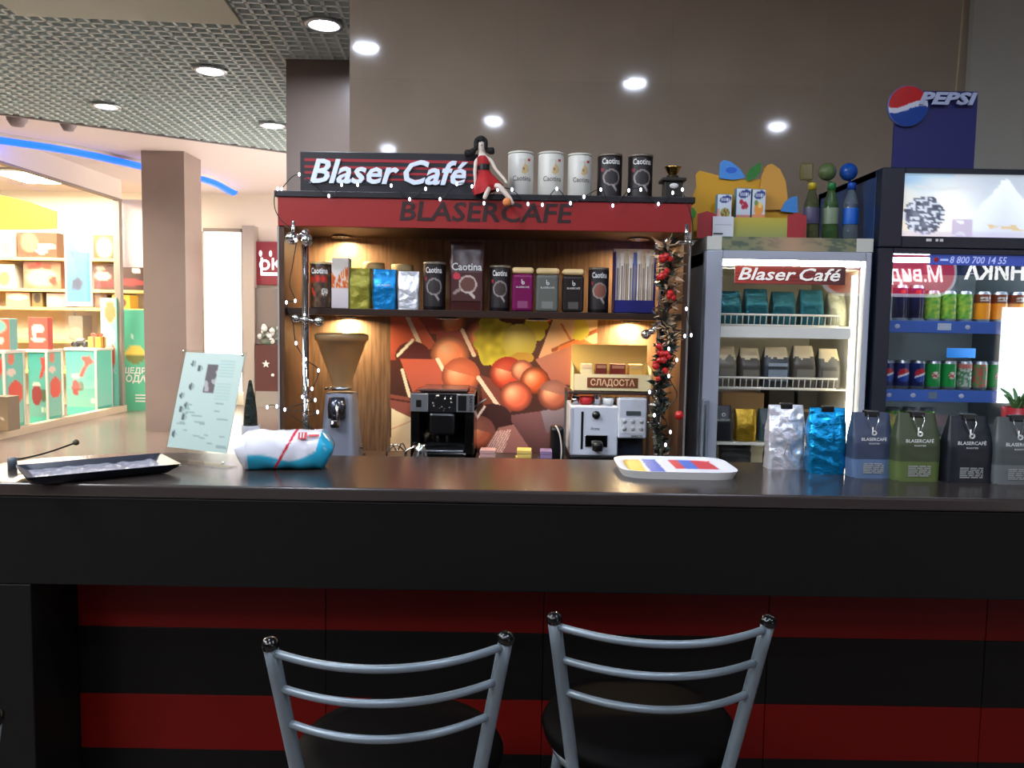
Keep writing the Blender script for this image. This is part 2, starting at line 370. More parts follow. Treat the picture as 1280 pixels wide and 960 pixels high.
boxes = [
 (0, -6, 17, .40, (228, 205, 170), [(.5,.6,.3,.3,(200,150,110))], 'pale carton at the left end of the top toy shelf'),
 (0, 20, 70, .42, (84, 58, 44), [(.3,.4,.2,.35,(150,110,80)),(.75,.55,.18,.1,(250,245,235)),(.6,.75,.12,.08,(250,245,235))], 'long dark brown box with white labels on the top toy shelf'),
 (0, 115, 141, .40, (120, 78, 58), [(.55,.55,.35,.4,(225,185,140))], 'brown box with pale round print on the top toy shelf, right of the blue poster'),
 (1, -6, 16, .40, (190, 190, 180), [(.4,.6,.3,.3,(220,130,80))], 'grey and orange toy box at the left end of the second toy shelf'),
 (1, 27, 74, .46, (140, 96, 74), [(.2,.2,.1,.1,(200,50,40)),(.4,.15,.1,.1,(200,50,40)),(.65,.2,.1,.1,(210,60,40)),(.5,.6,.4,.3,(190,150,120)),(.8,.7,.1,.15,(90,50,40))], 'wide brown toy box with red dots on the second toy shelf'),
 (1, 115, 143, .42, (70, 44, 40), [(.4,.45,.35,.15,(190,160,140)),(.5,.75,.5,.1,(180,50,50)),(.3,.15,.2,.1,(140,120,110))], 'dark toy box with a red stripe on the second shelf beside the glass post'),
 (1, 148, 182, .42, (56, 36, 34), [(.6,.2,.15,.08,(235,225,215)),(.4,.7,.5,.12,(150,50,50))], 'dark toy box with white tag on the second shelf right of the glass post'),
 (2, 4, 34, .24, (196, 140, 110), [(.5,.3,.4,.2,(240,215,180))], 'tan low box on the third toy shelf at the left'),
 (2, 37, 50, .25, (110, 96, 60), [(.5,.4,.3,.3,(60,50,40))], 'small olive box on the third toy shelf'),
 (2, 55, 79, .24, (196, 150, 136), [(.4,.5,.4,.3,(220,190,170))], 'pinkish low box on the third toy shelf left of the blue poster'),
 (2, 116, 131, .23, (110, 80, 66), [(.5,.5,.3,.3,(160,120,90))], 'brown low box on the third toy shelf right of the blue poster'),
 (2, 137, 160, .23, (220, 176, 60), [(.6,.6,.2,.3,(90,60,40))], 'yellow low box on the third toy shelf beside the glass post'),
 (3, 82, 100, .42, (120, 112, 96), [(.5,.7,.4,.2,(180,150,120))], 'grey carton on the fourth toy shelf below the blue poster'),
 (3, 131, 143, .40, (236, 150, 96), [(.3,.3,.2,.3,(60,110,80))], 'orange toy pack on the fourth toy shelf'),
]
for r, a, c, h, base, bl, lab in boxes:
    printed_box('toy_box', lab, 'toy box', sx(a), sx(c), SHY+.06, .3, rows[r]+.001, rows[r]+h*.98, splat(base, bl), base, 14, 12, 'boxes on the toy shop shelves')
# teal plinths by the window: a taller printed pair and a nearer one
def stocking(u, v): # red felt decoration printed on the plinth
    return in_poly(u, v, [(.5,.10),(.78,.08),(.92,.2),(.72,.26),(.52,.48),(.42,.44),(.62,.22)])
def plinthA(u, v):
    c = mix(TEALD, (120, 176, 160), v)
    if in_poly(u, v, [(.62,.08),(.9,.05),(.95,.2),(.72,.38),(.55,.4),(.7,.22)]): return (190, 74, 66)
    if ((u-.4)/.26)**2+((v-.66)/.16)**2 < 1: return (150, 62, 60)
    if ((u-.4)/.2)**2+((v-.5)/.05)**2 < 1: return (222, 206, 190)
    if ((u-.74)/.2)**2+((v-.66)/.1)**2 < 1: return (96, 110, 82)
    if .55 < u < .85 and .86 < v < .94 and (u*10 % 2 < 1.3): return (206, 220, 196)
    return c
def plinthB(u, v):
    c = mix((110, 204, 186), (150, 214, 190), v)
    if ((u-.5)/.42)**2+((v-.55)/.17)**2 < 1: return (228, 92, 70)
    if ((u-.3)/.2)**2+((v-.06)/.1)**2 < 1: return (230, 128, 96)
    if ((u-.3)/.25)**2+((v-.26)/.05)**2 < 1: return (240, 220, 200)
    return c
def plinthD(u, v):
    c = mix((84, 168, 164), (130, 186, 166), v)
    if stocking(u, v): return (206, 88, 72)
    if ((u-.3)/.12)**2+((v-.66)/.14)**2 < 1: return (166, 84, 78)
    if ((u-.31)/.13)**2+((v-.44)/.05)**2 < 1: return (222, 206, 190)
    if ((u-.48)/.1)**2+((v-.62)/.08)**2 < 1: return (110, 120, 96)
    if .78 < u < .92 and .84 < v < .93: return (210, 222, 200)
    return c
def plinth(label, pxl, pxc, pxr, zt, fa, fb, hz=.12):
    c = PX(pxc, 500, -6.40); xl = -6.40-(pxc-pxl)*c.y/1000; d = PX(pxr, 500, -6.40).y-c.y
    t = thing('display_plinth', label, 'display plinth', ((xl-6.40)/2, c.y, 0), 0, 'teal plinths in the shop window')
    w = -6.40-xl
    b = MB(); b.box(-w/2, w/2, 0, d, .0, zt-.04, mat('teal_board', TEAL, .5), .005)
    b.art(fa, w*.98, zt-hz-.06, 22, 36, T(0, -.002, (zt+hz)/2-.02) @ FRONT); b.art(fb, d*.98, zt-hz-.06, 14, 36, T(w/2+.002, d/2, (zt+hz)/2-.02) @ Matrix.Rotation(PI/2, 4, 'Z') @ FRONT); b.build('body', t)
    b = MB(); b.box(-w/2-.02, w/2+.02, -.02, d+.02, zt-.04, zt, SHOPW, .005); b.build('top_board', t)
    for sx_, sy in ((-w/2-.03, -.01), (w/2+.005, -.005), (w/2+.005, d)): b = MB(); b.box(sx_-.025, sx_+.0, sy-.025, sy+.0, 0, zt-.04, SHOPW); b.build('corner_post', t)
    return (xl, c.y, d, zt)
pA = plinth('teal printed plinth at the left end of the shop window', -22, 8, 31, 1.08, plinthA, plinthB)
pB = plinth('narrow teal plinth with a dark and a light side, middle of the shop window', 36, 61, 78, 1.06, plinthA, plinthB)
pD = plinth('wide teal plinth beside the glass post of the shop window', 83, 122, 141, 1.04, plinthD, lambda u, v: mix((110, 214, 190), (150, 220, 200), v))
# tan carton in front of the plinths
q = PX(4, 520, -6.2)
# goods standing on the plinths
def on(pl, fx, fy): return (pl[0]+(-6.40-pl[0])*fx, pl[1]+pl[2]*fy, pl[3]+.001)
x, y, z = on(pB, .5, .4)
printed_box('gift_carton', 'red toy carton with white swirl standing on the narrow teal plinth', 'box', x-.14, x+.13, y-.10, .12, z, z+.44, splat((222, 92, 78), [(.5,.35,.3,.12,(246,220,205)),(.5,.7,.35,.06,(246,220,205)),(.3,.5,.08,.2,(246,220,205))]), (222, 92, 78), 14, 16)
x, y, z = on(pA, .6, .5)
printed_box('gift_carton', 'red and teal toy carton standing on the left end plinth', 'box', x-.14, x+.12, y-.08, .16, z, z+.40, splat((226, 110, 86), [(.3,.25,.5,.2,(130,208,190)),(.5,.7,.2,.1,(246,220,205))]), (140, 200, 186), 12, 14)
x, y, z = on(pD, .80, .45)
b = MB(); b.box(-.10, .10, -.09, .09, 0, .17, mat('gift_gold', (222, 186, 84), .4), .01); b.box(-.105, .105, -.015, .015, -.0, .175, mat('gift_ribbon', (190, 80, 60), .5)); b.box(-.015, .015, -.095, .095, 0, .176, mat('gift_ribbon', (190, 80, 60), .5))
for sg in (-1, 1): b.tube(smooth_path([(0, 0, .175), (sg*.05, 0, .22), (sg*.09, 0, .20), (sg*.04, 0, .178), (0, 0, .175)], 5), .012, MATS['gift_ribbon'], 6)
tag(b.build('gift_box', None, (x, y, z)), 'small gold gift box with a red ribbon on the wide teal plinth', 'gift box')
x, y, z = on(pD, .28, .45)
b = MB(); b.box(-.12, .12, -.05, .05, .05, .09, DARKINK, .02); b.box(-.06, .06, -.045, .045, .09, .14, mat('toy_silver', (180, 180, 186), .3, .5), .02)
for a in (-.08, .08):
    for c_ in (-.05, .05): b.lathe([(0, -.015), (.045, -.015), (.05, 0), (.045, .015), (0, .015)], BLACK, 14, T(a, c_, .05) @ Matrix.Rotation(PI/2, 4, 'X'))
tag(b.build('toy_car', None, (x, y, z)), 'dark toy car standing on the wide teal plinth', 'toy car')
x, y, z = on(pB, .5, .72)
b = MB(); b.sphere((0, 0, .12), .12, WHITE, 14); b.sphere((.02, 0, .30), .08, WHITE, 12); b.sphere((-.09, -.05, .12), .04, WHITE, 8); b.sphere((.12, -.05, .14), .04, WHITE, 8); b.sphere((-.03, -.0, .37), .03, WHITE, 8); b.sphere((.07, -.0, .37), .03, WHITE, 8)
o = b.build('plush_toy', None, (x-.02, y+.0, z)); o.scale = (.62, .62, .9)
tag(o, 'white plush toy behind the red carton on the narrow teal plinth', 'plush toy')
# hanging light blue poster, teal posters, white banner, yellow banner
def poster_blue(u, v):
    c = mix((110, 200, 224), (90, 186, 214), v)
    if ((u-.75)/.3)**2+((v-.2)/.12)**2 < 1: c = mix((210, 120, 130), (240, 220, 225), math.hypot(u-.75, v-.2)*3)
    n = noise.noise((u*5, v*8, 3))
    if .3 < v < .8 and abs(u-.5+.2*math.sin(v*9)) < .25: c = mix(c, (90, 110, 160), .5+n)
    if ((u-.45)/.2)**2+((v-.72)/.08)**2 < 1: c = (84, 90, 112)
    return (246, 248, 248) if min(u, 1-u) < .07 or min(v, 1-v) < .03 else c
a, c = PX(80, 285, -6.5), PX(116, 382, -6.5)
b = MB(); h = P(80, 283, 12.0).z-P(80, 383, 12.0).z
b.box(-.2, .2, -.006, .006, -h, 0, WHITE); b.art(poster_blue, .395, h*.99, 14, 34, T(0, -.008, -h/2) @ FRONT)
tag(b.build('hanging_poster', None, (P(98, 330, 12.0).x, 12.0, P(98, 283, 12.0).z)), 'light blue poster with white border hanging in the shop window', 'poster')
def teal_poster(u, v):
    c = mix((92, 186, 158), (88, 176, 140), v)
    if abs(u-.3) < .04 and abs(v-.26) < .03: return (230, 240, 230)
    if ((u-.4)/.34)**2+((v-.44)/.09)**2 < 1: return (226, 196, 92) if v < .45 else (120, 124, 70)
    if ((u-.35)/.1)**2+((v-.42)/.03)**2 < 1: return (180, 80, 60)
    return c
y0 = 13.05; b = MB(); x0_, x1_ = P(154, 450, y0).x, P(192, 450, y0).x; zt, zb = P(160, 387, y0).z, P(160, 514, y0).z; w, h = x1_-x0_, zt-zb
b.box(-w/2, w/2, 0, .03, 0, h, mat('teal_board', TEAL, .5)); b.art(teal_poster, w, h, 16, 44, T(0, -.003, h/2) @ FRONT)
b.text('ЩЕДРЫЕ', .13, WHITEINK, T(.02, -.006, h*.40) @ FRONT, bold=.03, shear=.1); b.text('ПОДАРКИ', .15, WHITEINK, T(.05, -.006, h*.32) @ FRONT, bold=.03, shear=.1)
[b.box(-.06, .22, -.008, -.004, h*z_, h*z_+.022, WHITEINK) for z_ in (.155, .125, .095)]
tag(b.build('poster_stand', None, ((x0_+x1_)/2, y0-.0, zb)), 'tall teal poster board with white lettering and a gift print, behind the pillar edge', 'poster')
def stripe_teal(u, v):
    c = mix((150, 222, 204), (130, 214, 200), v)
    if ((u-.6)/.35)**2+((v-.12)/.1)**2 < 1: return (236, 150, 100)
    if ((u-.45)/.4)**2+((v-.33)/.1)**2 < 1: return (248, 236, 226)
    if ((u-.6)/.3)**2+((v-.5)/.11)**2 < 1: return (226, 110, 84)
    return c
y0 = 12.80; b = MB(); x0_, x1_ = P(127, 450, y0).x, P(147, 450, y0).x; zt, zb = P(135, 385, y0).z, P(135, 527, y0).z; w, h = x1_-x0_, zt-zb
b.box(-w/2, w/2, 0, .03, 0, h, mat('teal_board', TEAL, .5)); b.art(stripe_teal, w, h, 10, 44, T(0, -.003, h/2) @ FRONT); b.text('РОЖ', .12, WHITEINK, T(0, -.006, h*.36) @ FRONT, bold=.03, width=w*.8)
tag(b.build('poster_stand', None, ((x0_+x1_)/2, y0, max(zb, .001))), 'narrow teal and orange poster board right behind the glass post', 'poster')
y0 = 12.96+.02; b = MB(); x0_, x1_ = P(149, 300, y0).x, P(190, 300, y0).x; zt, zb = P(160, 249, y0).z, P(160, 334, y0).z
b.box(x0_, x1_, y0, y0+.02, zb, zt, mat('banner_white', (226, 214, 214), .6)); tag(b.build('hanging_banner'), 'plain whitish banner hanging above the shop entrance', 'banner')
y0 = 12.2; b = MB(); poly = [(P(x, y, y0).x, P(x, y, y0).z) for x, y in [(-30, 240), (10, 246), (40, 253), (70, 264), (70, 286), (40, 287), (-30, 287)]]
b.prism(poly, .03, mat('yellow_banner', (250, 224, 40), .5), T(0, y0, 0) @ FRONT); tag(b.build('hanging_banner'), 'bright yellow curved banner above the toy shelves', 'banner')
# tan carton on the floor outside the plinths
b = MB(); q = PX(10, 545, -6.38)
x1_ = P(9.5, 520, 9.6).x
def tan(u, v): return (226, 214, 196) if math.hypot((u-.86)*.5, v-.62) < .03 else mix((112, 98, 80), (150, 128, 100), v)
printed_box('carton', 'tan carton standing at the left end of the shop window', 'box', x1_-.5, x1_, 9.62, .22, .12, P(5, 496, 9.62).z, tan, (124, 108, 88), 14, 14)
sbox('trim_6', -6.95, -6.45, 5.5, 9.85, 0, .119, m=SHOPW)
# ================================================================ SHOP AT THE CORRIDOR END
y0 = 14.08
x0_, x1_ = P(317, 330, y0).x, P(420, 330, y0).x; zt, zb = P(330, 302, y0).z, P(330, 356, y0).z
s_ = thing('shop_sign', 'dark red shop sign with white emblem and letters at the corridor end', 'sign', ((x0_+x1_)/2, y0, zb)); w, h = x1_-x0_, zt-zb
b = MB(); b.box(-w/2, w/2, 0, .1, 0, h, mat('sign_maroon', (128, 46, 56), .5, emit=.25), .01); b.build('panel', s_)
b = MB(); WGLOW = mat('sign_white', (250, 240, 240), .5, emit=.9); M0 = T(-w/2, -.004, 0) @ FRONT
def wx(px): return P(px, 330, y0).x-x0_
def wz(py): return P(330, py, y0).z-zb
b.text('КР', .26, WGLOW, T(wx(339), -.012, wz(331)) @ T(-w/2, 0, 0) @ FRONT, bold=.03, align='LEFT')
b.box(wx(326)-w/2, wx(400)-w/2, -.014, -.002, wz(344.5), wz(340.5), WGLOW)
b.lathe([(.055, -.006), (.095, -.006), (.095, .006), (.055, .006), (.055, -.006)], WGLOW, 20, T(wx(331)-w/2, -.012, wz(331)) @ Matrix.Rotation(PI/2, 4, 'X'))
b.tube([(wx(327)-w/2, -.012, wz(342)), (wx(327.5)-w/2, -.012, wz(322))], .022, WGLOW, 6)
for px in (326, 338.5): b.sphere((wx(px)-w/2, -.012, wz(317)), .04, WGLOW, 8, (.7, .4, 1.4))
b.build('lettering', s_)
b = MB(); b.box(x0_, x1_, 14.0, 14.19, P(330, 430, y0).z, zb-.06, mat('shop_window_grey', (120, 110, 106), .4)); b.box(x0_+.55, x1_, 13.98, 14.0, P(330, 390, y0).z, P(330, 364, y0).z, DARKINK); struct(b.build('window_3'))
xs = lambda px: P(px, 450, 13.9).x
b = MB(); b.box(xs(319), xs(400), 13.9, 13.95, P(330, 489, 13.9).z, P(330, 431, 13.9).z, mat('maroon_board', (82, 46, 44), .5)); 
star = [(.07*(1 if k % 2 == 0 else .42)*math.sin(k*PI/5), .07*(1 if k % 2 == 0 else .42)*math.cos(k*PI/5)) for k in range(10)]
b.prism(star, .01, WHITEINK, T(xs(332.5), 13.889, P(332, 455, 13.9).z) @ FRONT); b.sphere((xs(341), 13.89, P(341, 469, 13.9).z), .03, WHITEINK, 8)
b.box(xs(319), xs(400), 13.9, 14.05, 0, P(330, 489, 13.9).z, mat('grey_board', (140, 134, 128), .5))
tag(b.build('shop_counter'), 'dark maroon shop counter front with a white star at the corridor end', 'counter')
b = MB(); r2 = random.Random(3); zb_ = P(330, 431, 13.9).z
for k in range(26): b.sphere((r2.uniform(-.16, .22), r2.uniform(-.03, .06), .06+r2.uniform(0, .26)), r2.uniform(.03, .06), WHITEINK if k % 3 else mat('leaf_grey', (96, 108, 96), .6), 8)
b.lathe([(0, 0), (.09, 0), (.12, .09), (.1, .09)], mat('leaf_grey', (96, 108, 96), .6), 12)
tag(b.build('flower_bouquet', None, (xs(333), 13.98, zb_+.001)), 'bunch of white flowers on the maroon counter at the corridor end', 'flowers')
# ================================================================ BAR COUNTER
CT = 1.098
TOPM = mat('laminate_top', (46, 40, 38), .2, noise_amt=.05, noise_scale=30, spec=.8); DARKLAM = mat('laminate_dark', (11, 11, 10), .5, spec=.2)
REDP = mat('red_panel', (90, 5, 1), .45, spec=.2); BLKP = mat('black_panel', (9, 8, 7), .45, spec=.2)
ct = thing('bar_counter', 'long dark bar counter with red and black striped front', 'bar counter', (0, 2.0, 0))
cor = [(-1.05, .50), (-1.25, .46), (-1.40, .36), (-1.48, .24), (-1.60, .18), (-2.1, .16)]
b = MB(); b.prism([(-2.1, -.0), (2.2, -.0), (2.2, .50)]+cor, .035, TOPM, T(0, 0, CT))
o = b.build('worktop', ct); mo = o.modifiers.new('bev', 'BEVEL'); mo.width = .007; mo.segments = 3; mo.limit_method = 'ANGLE'
b = MB(); b.box(-2.1, 2.2, .006, .03, .834, CT-.036, DARKLAM, .003); b.build('apron', ct)
b = MB(); b.box(-2.1, -1.226, .006, .262, 0, .833, DARKLAM, .003); b.build('side_panel', ct)
BK = .22
for nm, z0, z1, m in [('red_stripe', .642, .832, REDP), ('black_stripe', .445, .641, BLKP), ('red_stripe', .282, .444, REDP), ('black_stripe', .10, .281, BLKP)]:
    b = MB()
    for xa, xb in [(-1.224, -.52), (-.518, .10), (.102, .74), (.742, 1.36), (1.362, 2.2)]: b.box(xa, xb, BK, BK+.02, z0, z1, m, .001)
    b.build(nm, ct)
b = MB(); b.box(-1.224, 2.2, BK+.0205, BK+.04, 0, .832, BLKP); b.box(-1.224, 2.2, BK, BK+.02, 0, .098, BLKP)
b.build('backing', ct)
# ================================================================ BAR STOOLS
GREY = mat('stool_grey_paint', (106, 117, 124), .34, .3); SEATM = mat('seat_black_vinyl', (4, 3, 3), .6, spec=.05)
def make_stool(label):
    t = thing('bar_stool', label, 'bar stool', (0, 0, 0), 0, 'grey metal bar stools at the counter')
    b = MB(); b.lathe([(0, .580), (.195, .580), (.216, .592), (.222, .612), (.212, .630), (.17, .640), (0, .644)], SEATM, 40, T(.01, .045, 0)); b.build('seat', t)
    b = MB(); b.lathe([(.18, .566), (.19, .566), (.19, .580), (.18, .580), (.18, .566)], GREY, 32, T(0, .03, 0)); b.build('seat_frame', t)
    def post(s, z): # the rear legs run on upwards as the back posts
        k = (z-.6)/.36
        return Vector((s*(lerp(.155, .207, k) if z > .6 else lerp(.215, .155, z/.6)), lerp(-.155, -.225, k) if z > .6 else lerp(-.22, -.155, z/.6), z))
    for s in (-1, 1):
        b = MB(); b.tube([post(s, z) for z in (.012, .3, .6, .7, .8, .9, .955)], .0132, GREY, 14); p = b.build('back_post', t)
        b = MB(); q = post(s, .955); d = (post(s, .95)-post(s, .8)).normalized(); b.lathe([(0, .014), (.008, .0135), (.0145, .008), (.0155, .002), (.0155, -.004)], GLOSSBLACK, 14, T(*q) @ d.to_track_quat('Z', 'Y').to_matrix().to_4x4()); b.build('end_cap', p)
        b = MB(); b.lathe([(0, 0), (.019, 0), (.019, .012), (.0145, .02)], BLACK, 12, T(*post(s, 0))); b.build('foot', p)
        b = MB(); b.tube([(s*.21, .235, .012), (s*.15, .16, .575)], .0135, GREY, 12); p = b.build('leg', t)
        b = MB(); b.lathe([(0, 0), (.019, 0), (.019, .012), (.0145, .02)], BLACK, 12, T(s*.211, .236, 0)); b.build('foot', p)
    for z, sag in ((.942, .085), (.871, .075), (.800, .075)):
        a, c = post(-1, z), post(1, z); b = MB()
        b.tube([a.lerp(c, k/20)+Vector((0, -sag*4*(k/20)*(1-k/20), 0)) for k in range(21)], .0074, GREY, 10); b.build('back_rail', t)
    b = MB(); R_ = .232
    pts = [(.197, .205, .24), (.205, 0, .24), (.20, -.19, .24), (0, -.235, .24), (-.20, -.19, .24), (-.205, 0, .24), (-.197, .205, .24), (0, .245, .24)]
    pts = [Vector(p) for p in pts]; loop = []
    for i in range(8):
        p0, p1, p2, p3 = pts[i-1], pts[i], pts[(i+1) % 8], pts[(i+2) % 8]
        for k in range(6):
            u = k/6; loop.append(.5*((2*p1)+(p2-p0)*u+(2*p0-5*p1+4*p2-p3)*u*u+(3*p1-p0-3*p2+p3)*u**3))
    b.tube(loop, .009, GREY, 8, closed=True); b.build('foot_ring', t)
    return t
st = make_stool('grey bar stool')
st['label'] = 'grey bar stool left of the other large one, nearer the camera'
st.location = (-.232, 1.60, 0); st.rotation_euler.z = math.radians(6)
dup(st, (.293, 1.725, 0), 'grey bar stool right of the other large one, slightly farther away', math.radians(.5))
dup(st, (-1.004, 1.20, 0), 'grey bar stool at the left edge, only the tip of one post in view', math.radians(25))
# ================================================================ THINGS ON THE COUNTER
# black tray in clear wrap
q = Vector((-1.108, 2.133, CT)); ang = math.atan2(2.152-1.93, -.845+1.126)
t = thing('serving_tray', 'flat black tray in shiny clear wrap at the left end of the counter', 'tray', q, ang)
hw, hd = .182, .108
def traypt(u, v):
    x, y = (u-.5)*2*hw, (v-.5)*2*hd; e = max(abs(u-.5), abs(v-.5))*2
    z = .006 if e < .86 else .006+(e-.86)/.14*.02
    k = .93+.07*min(1, z/.026)
    return (x*k, y*k, z)
TRAYM = mat('tray_black', (34, 38, 48), .3)
b = MB(); b.grid(traypt, 40, 30, TRAYM); b.grid(lambda u, v: (traypt(u, v)[0], traypt(u, v)[1], max(.001, traypt(u, v)[2]-.005)), 40, 30, TRAYM); b.build('tray', t)
b = MB(); WRAP = mat('clear_wrap', (190, 190, 205), .12, .0, trans=0, bump=1.0, noise_scale=60, alpha=.45, spec=1)
b.grid(lambda u, v: ((u-.5)*2*hw*.86, (v-.5)*2*hd*.84, .012+.006*noise.noise((u*14, v*10, 1))), 44, 30, WRAP); b.build('wrap_film', t)
# thin black arm with ball tip behind the tray
a = P(10, 579, 2.19); a.z = CT; t = thing('cable_arm', 'thin black arm with ball tip at the rear left edge of the counter', 'arm', (a.x+.012, a.y, CT))
top = P(11, 571, a.y)-Vector((a.x+.012, a.y, CT)); tip = P(95, 553, 2.35)-Vector((a.x+.012, a.y, CT))
b = MB(); b.lathe([(0, 0), (.012, 0), (.012, .022), (.011, .030), (0, .032)], mat('arm_grey', (84, 92, 100), .4), 14); b.build('post', t)
b = MB(); pts = [(0, 0, .026)]+[Vector((0, 0, .022)).lerp(tip, k/8)-Vector((0, 0, .006*math.sin(PI*k/8))) for k in range(1, 9)]
b.tube(pts, .0026, BLACK, 8); b.build('arm', t)
b = MB(); b.sphere(tip, .0095, mat('arm_ball', (62, 56, 40), .3), 14); b.build('ball_tip', t)
# acrylic menu stand
A, B = Vector((-1.025, 2.345, CT)), Vector((-.805, 2.158, CT)); mid = (A+B)/2
rz = math.radians(-25); t = thing('menu_stand', 'clear acrylic stand holding a printed menu sheet, leaning back beside the black tray', 'menu stand', mid+Vector((-.002, .034, .004)), rz)
W = .245; H = .335; tl = math.radians(15)
LM = Matrix.Rotation(-tl, 4, 'X')
b = MB(); b.box(-W/2, W/2, -.003, 0, 0, H, ACRYL, 0, LM); b.box(-W/2, W/2, .004, .007, 0, H, ACRYL, 0, LM); b.box(-W/2, W/2, 0, .05, -.003, .0, ACRYL); b.box(-W/2, W/2, 0, .003, 0, .08, ACRYL, 0, T(0, .047, 0) @ Matrix.Rotation(math.radians(2), 4, 'X'))
for x, z in [(-W/2+.004, .012), (W/2-.006, .012), (-W/2+.004, H-.006), (W/2-.006, H-.01)]: b.sphere((x, -.006, z), .0045, CHROME, 8, (1, .6, 1), LM)
b.build('holder', t)
r2 = random.Random(11); marks = []
for i in range(30):
    marks.append((r2.uniform(.1, .9), r2.uniform(.42, .95), r2.uniform(.03, .09), r2.uniform(.004, .009)))
cups = [(.18,.12),(.3,.16),(.22,.36),(.08,.46),(.2,.56),(.12,.60),(.19,.68),(.07,.86)]
def menu(u, v):
    c = mix((194, 206, 200), (176, 190, 186), v)
    if .42 < u < .60 and .12 < v < .42: return (96, 84, 88) if noise.noise((u*12, v*12, 0)) < .15 else (176, 166, 168)
    for cu, cv in cups:
        d = math.hypot((u-cu)*1.0, (v-cv)*1.3)
        if d < .045: return (70, 78, 80) if u < cu else (150, 164, 162)
    for mu, mv, w_, h_ in marks:
        if abs(u-mu) < w_ and abs(v-mv) < h_: return (140, 156, 156)
    if abs(u-.75) < .12 and (v*30) % 1 < .4 and v < .5: return (170, 190, 188)
    return c
b = MB(); b.art(menu, W*.95, H*.86, 44, 64, LM @ T(0, .002, H*.55) @ FRONT); b.box(-W*.475, W*.475, .0025, .0038, H*.12, H*.98, WHITE, 0, LM); b.build('menu_sheet', t)
# pack of wet wipes
t = thing('wipes_pack', 'white and turquoise soft pack of wet wipes right of the menu stand', 'wipes', (-.646, 2.275, CT), math.radians(9))
def wp(u, v):
    a = v*2*PI; x = (u-.5)*.272; e = min(1, (1-abs(2*u-1))*4.2)**.55
    ca_, sa_ = math.cos(a), math.sin(a)
    y = .062*(abs(ca_)**.7)*(1 if ca_ > 0 else -1)*(.75+.25*e); z = .056*(abs(sa_)**.8)*(1 if sa_ > 0 else -1)*max(.04, e)
    n = noise.noise((x*30, y*26, z*26))*.003
    return (x, y+n, max(.0005, z+.052+n+.010*(1-e)))
def wcol(p):
    x, y, z = p; k = (x+.136)/.272
    edge = .028+.05*max(0, (k-.55))*2+.012*math.sin(k*7)+.006
    if abs(k-.50-.10*(z-.05)/.05) < .016 and y < .05: return (186, 40, 56)
    if k > .82+(.05*(z-.05)/.05): return (40, 160, 196)
    if z < edge+.003 and y < .04: return mix((214, 214, 222), (44, 158, 190) if k > .14 else (196, 200, 206), (edge+.003-z)/.006)
    if .044 > abs(k-.68)*.4 and False: return (0, 0, 0)
    return (214, 214, 222)
b = MB(); b.grid(wp, 150, 90, ARTGLOSS, colfn=wcol, close_u=False); b.build('pack', t)
def wwarp(dx, zc): # lettering laid on the pack's front slope
    return lambda v: Vector((v.x+dx, 0, 0))
b = MB()
def on_pack(v):
    best = None; u = .5+v.x/.272
    vv = .5+.25*(1-(.5+v.y/.09)) if False else None
    return v
Ms = T(.052, -.0545, .0995) @ Matrix.Rotation(math.radians(-48), 4, 'X') @ FRONT
b.prism([(-.012, -.012), (.012, -.012), (.012, .012), (-.012, .012)], .0012, REDINK, Ms)
for dx in (-.006, .002): b.box(dx, dx+.003, -.0016, -.0008, -.009, .009, WHITEINK, 0, T(.052, -.0545, .0995) @ Matrix.Rotation(math.radians(-48), 4, 'X'))
b.prism([(.017, -.004), (.046, -.002), (.046, .004), (.017, .004)], .0012, REDINK, Ms)
b.build('logo_print', t)
# white cup with a dark green cone
q = P(312, 540, 2.42); t = thing('planter_cup', 'white printed cup holding a dark green cone, behind the menu stand', 'cup', (q.x, 2.43, CT))
b = MB(); b.lathe([(0, 0), (.024, 0), (.028, .10), (.026, .10), (.022, .085), (0, .085)], mat('cup_white', (196, 196, 200), .5), 24)
for k in range(3): b.box(-.012, .012, -.0292+.001*0, -.0262, .025+.018*k, .031+.018*k, mat('cup_print', (120, 132, 150), .5))
b.build('cup', t)
b = MB(); b.lathe([(0, .083), (.02, .084), (.021, .10), (.019, .14), (.013, .19), (.009, .21), (.005, .235), (0, .24)], mat('cone_green', (30, 42, 34), .6, bump=.8, noise_scale=60), 16); b.build('cone', t)
q = P(326, 527, 2.46); b = MB(); b.lathe([(0, 0), (.012, 0), (.012, .05), (.009, .06), (.009, .072), (0, .072)], mat('red_bottle', (150, 24, 40), .3), 16)
tag(b.build('small_bottle', None, (q.x, 2.46, CT)), 'small red bottle between the white cup and the kiosk side', 'bottle')
# white change tray with coloured prints
t = thing('change_tray', 'white plastic tray with yellow, blue and red prints lying flat on the counter', 'tray', (.476, 2.315, CT), math.radians(-1))
hw, hd = .168, .135
def wt(u, v, off=0):
    x, y = (u-.5)*2, (v-.5)*2
    n = 5; r = (abs(x)**n+abs(y)**n)**(1/n) if (x or y) else 0; s_ = max(abs(x), abs(y)); f_ = s_/r if r else 1
    e = s_; z = .013 if e < .8 else .013+.009*math.sin((e-.8)/.2*PI/2)
    return (x*hw*f_, y*hd*f_, z+off)
def wtc(p):
    x, y, z = p
    if -.13 < y < .12 and z < .016:
        if -.148 < x < -.085: return (206, 168, 40) if abs(x+.116) < .026 or y > .03 else (224, 226, 228)
        if -.078 < x < -.035: return (24, 84, 186)
        if .0 < x < .125 and -.03 < y: return (208, 60, 70) if abs(x-.05) > .02 else (70, 110, 200)
    return (220, 222, 230)
b = MB(); b.grid(wt, 70, 40, ART, colfn=wtc)
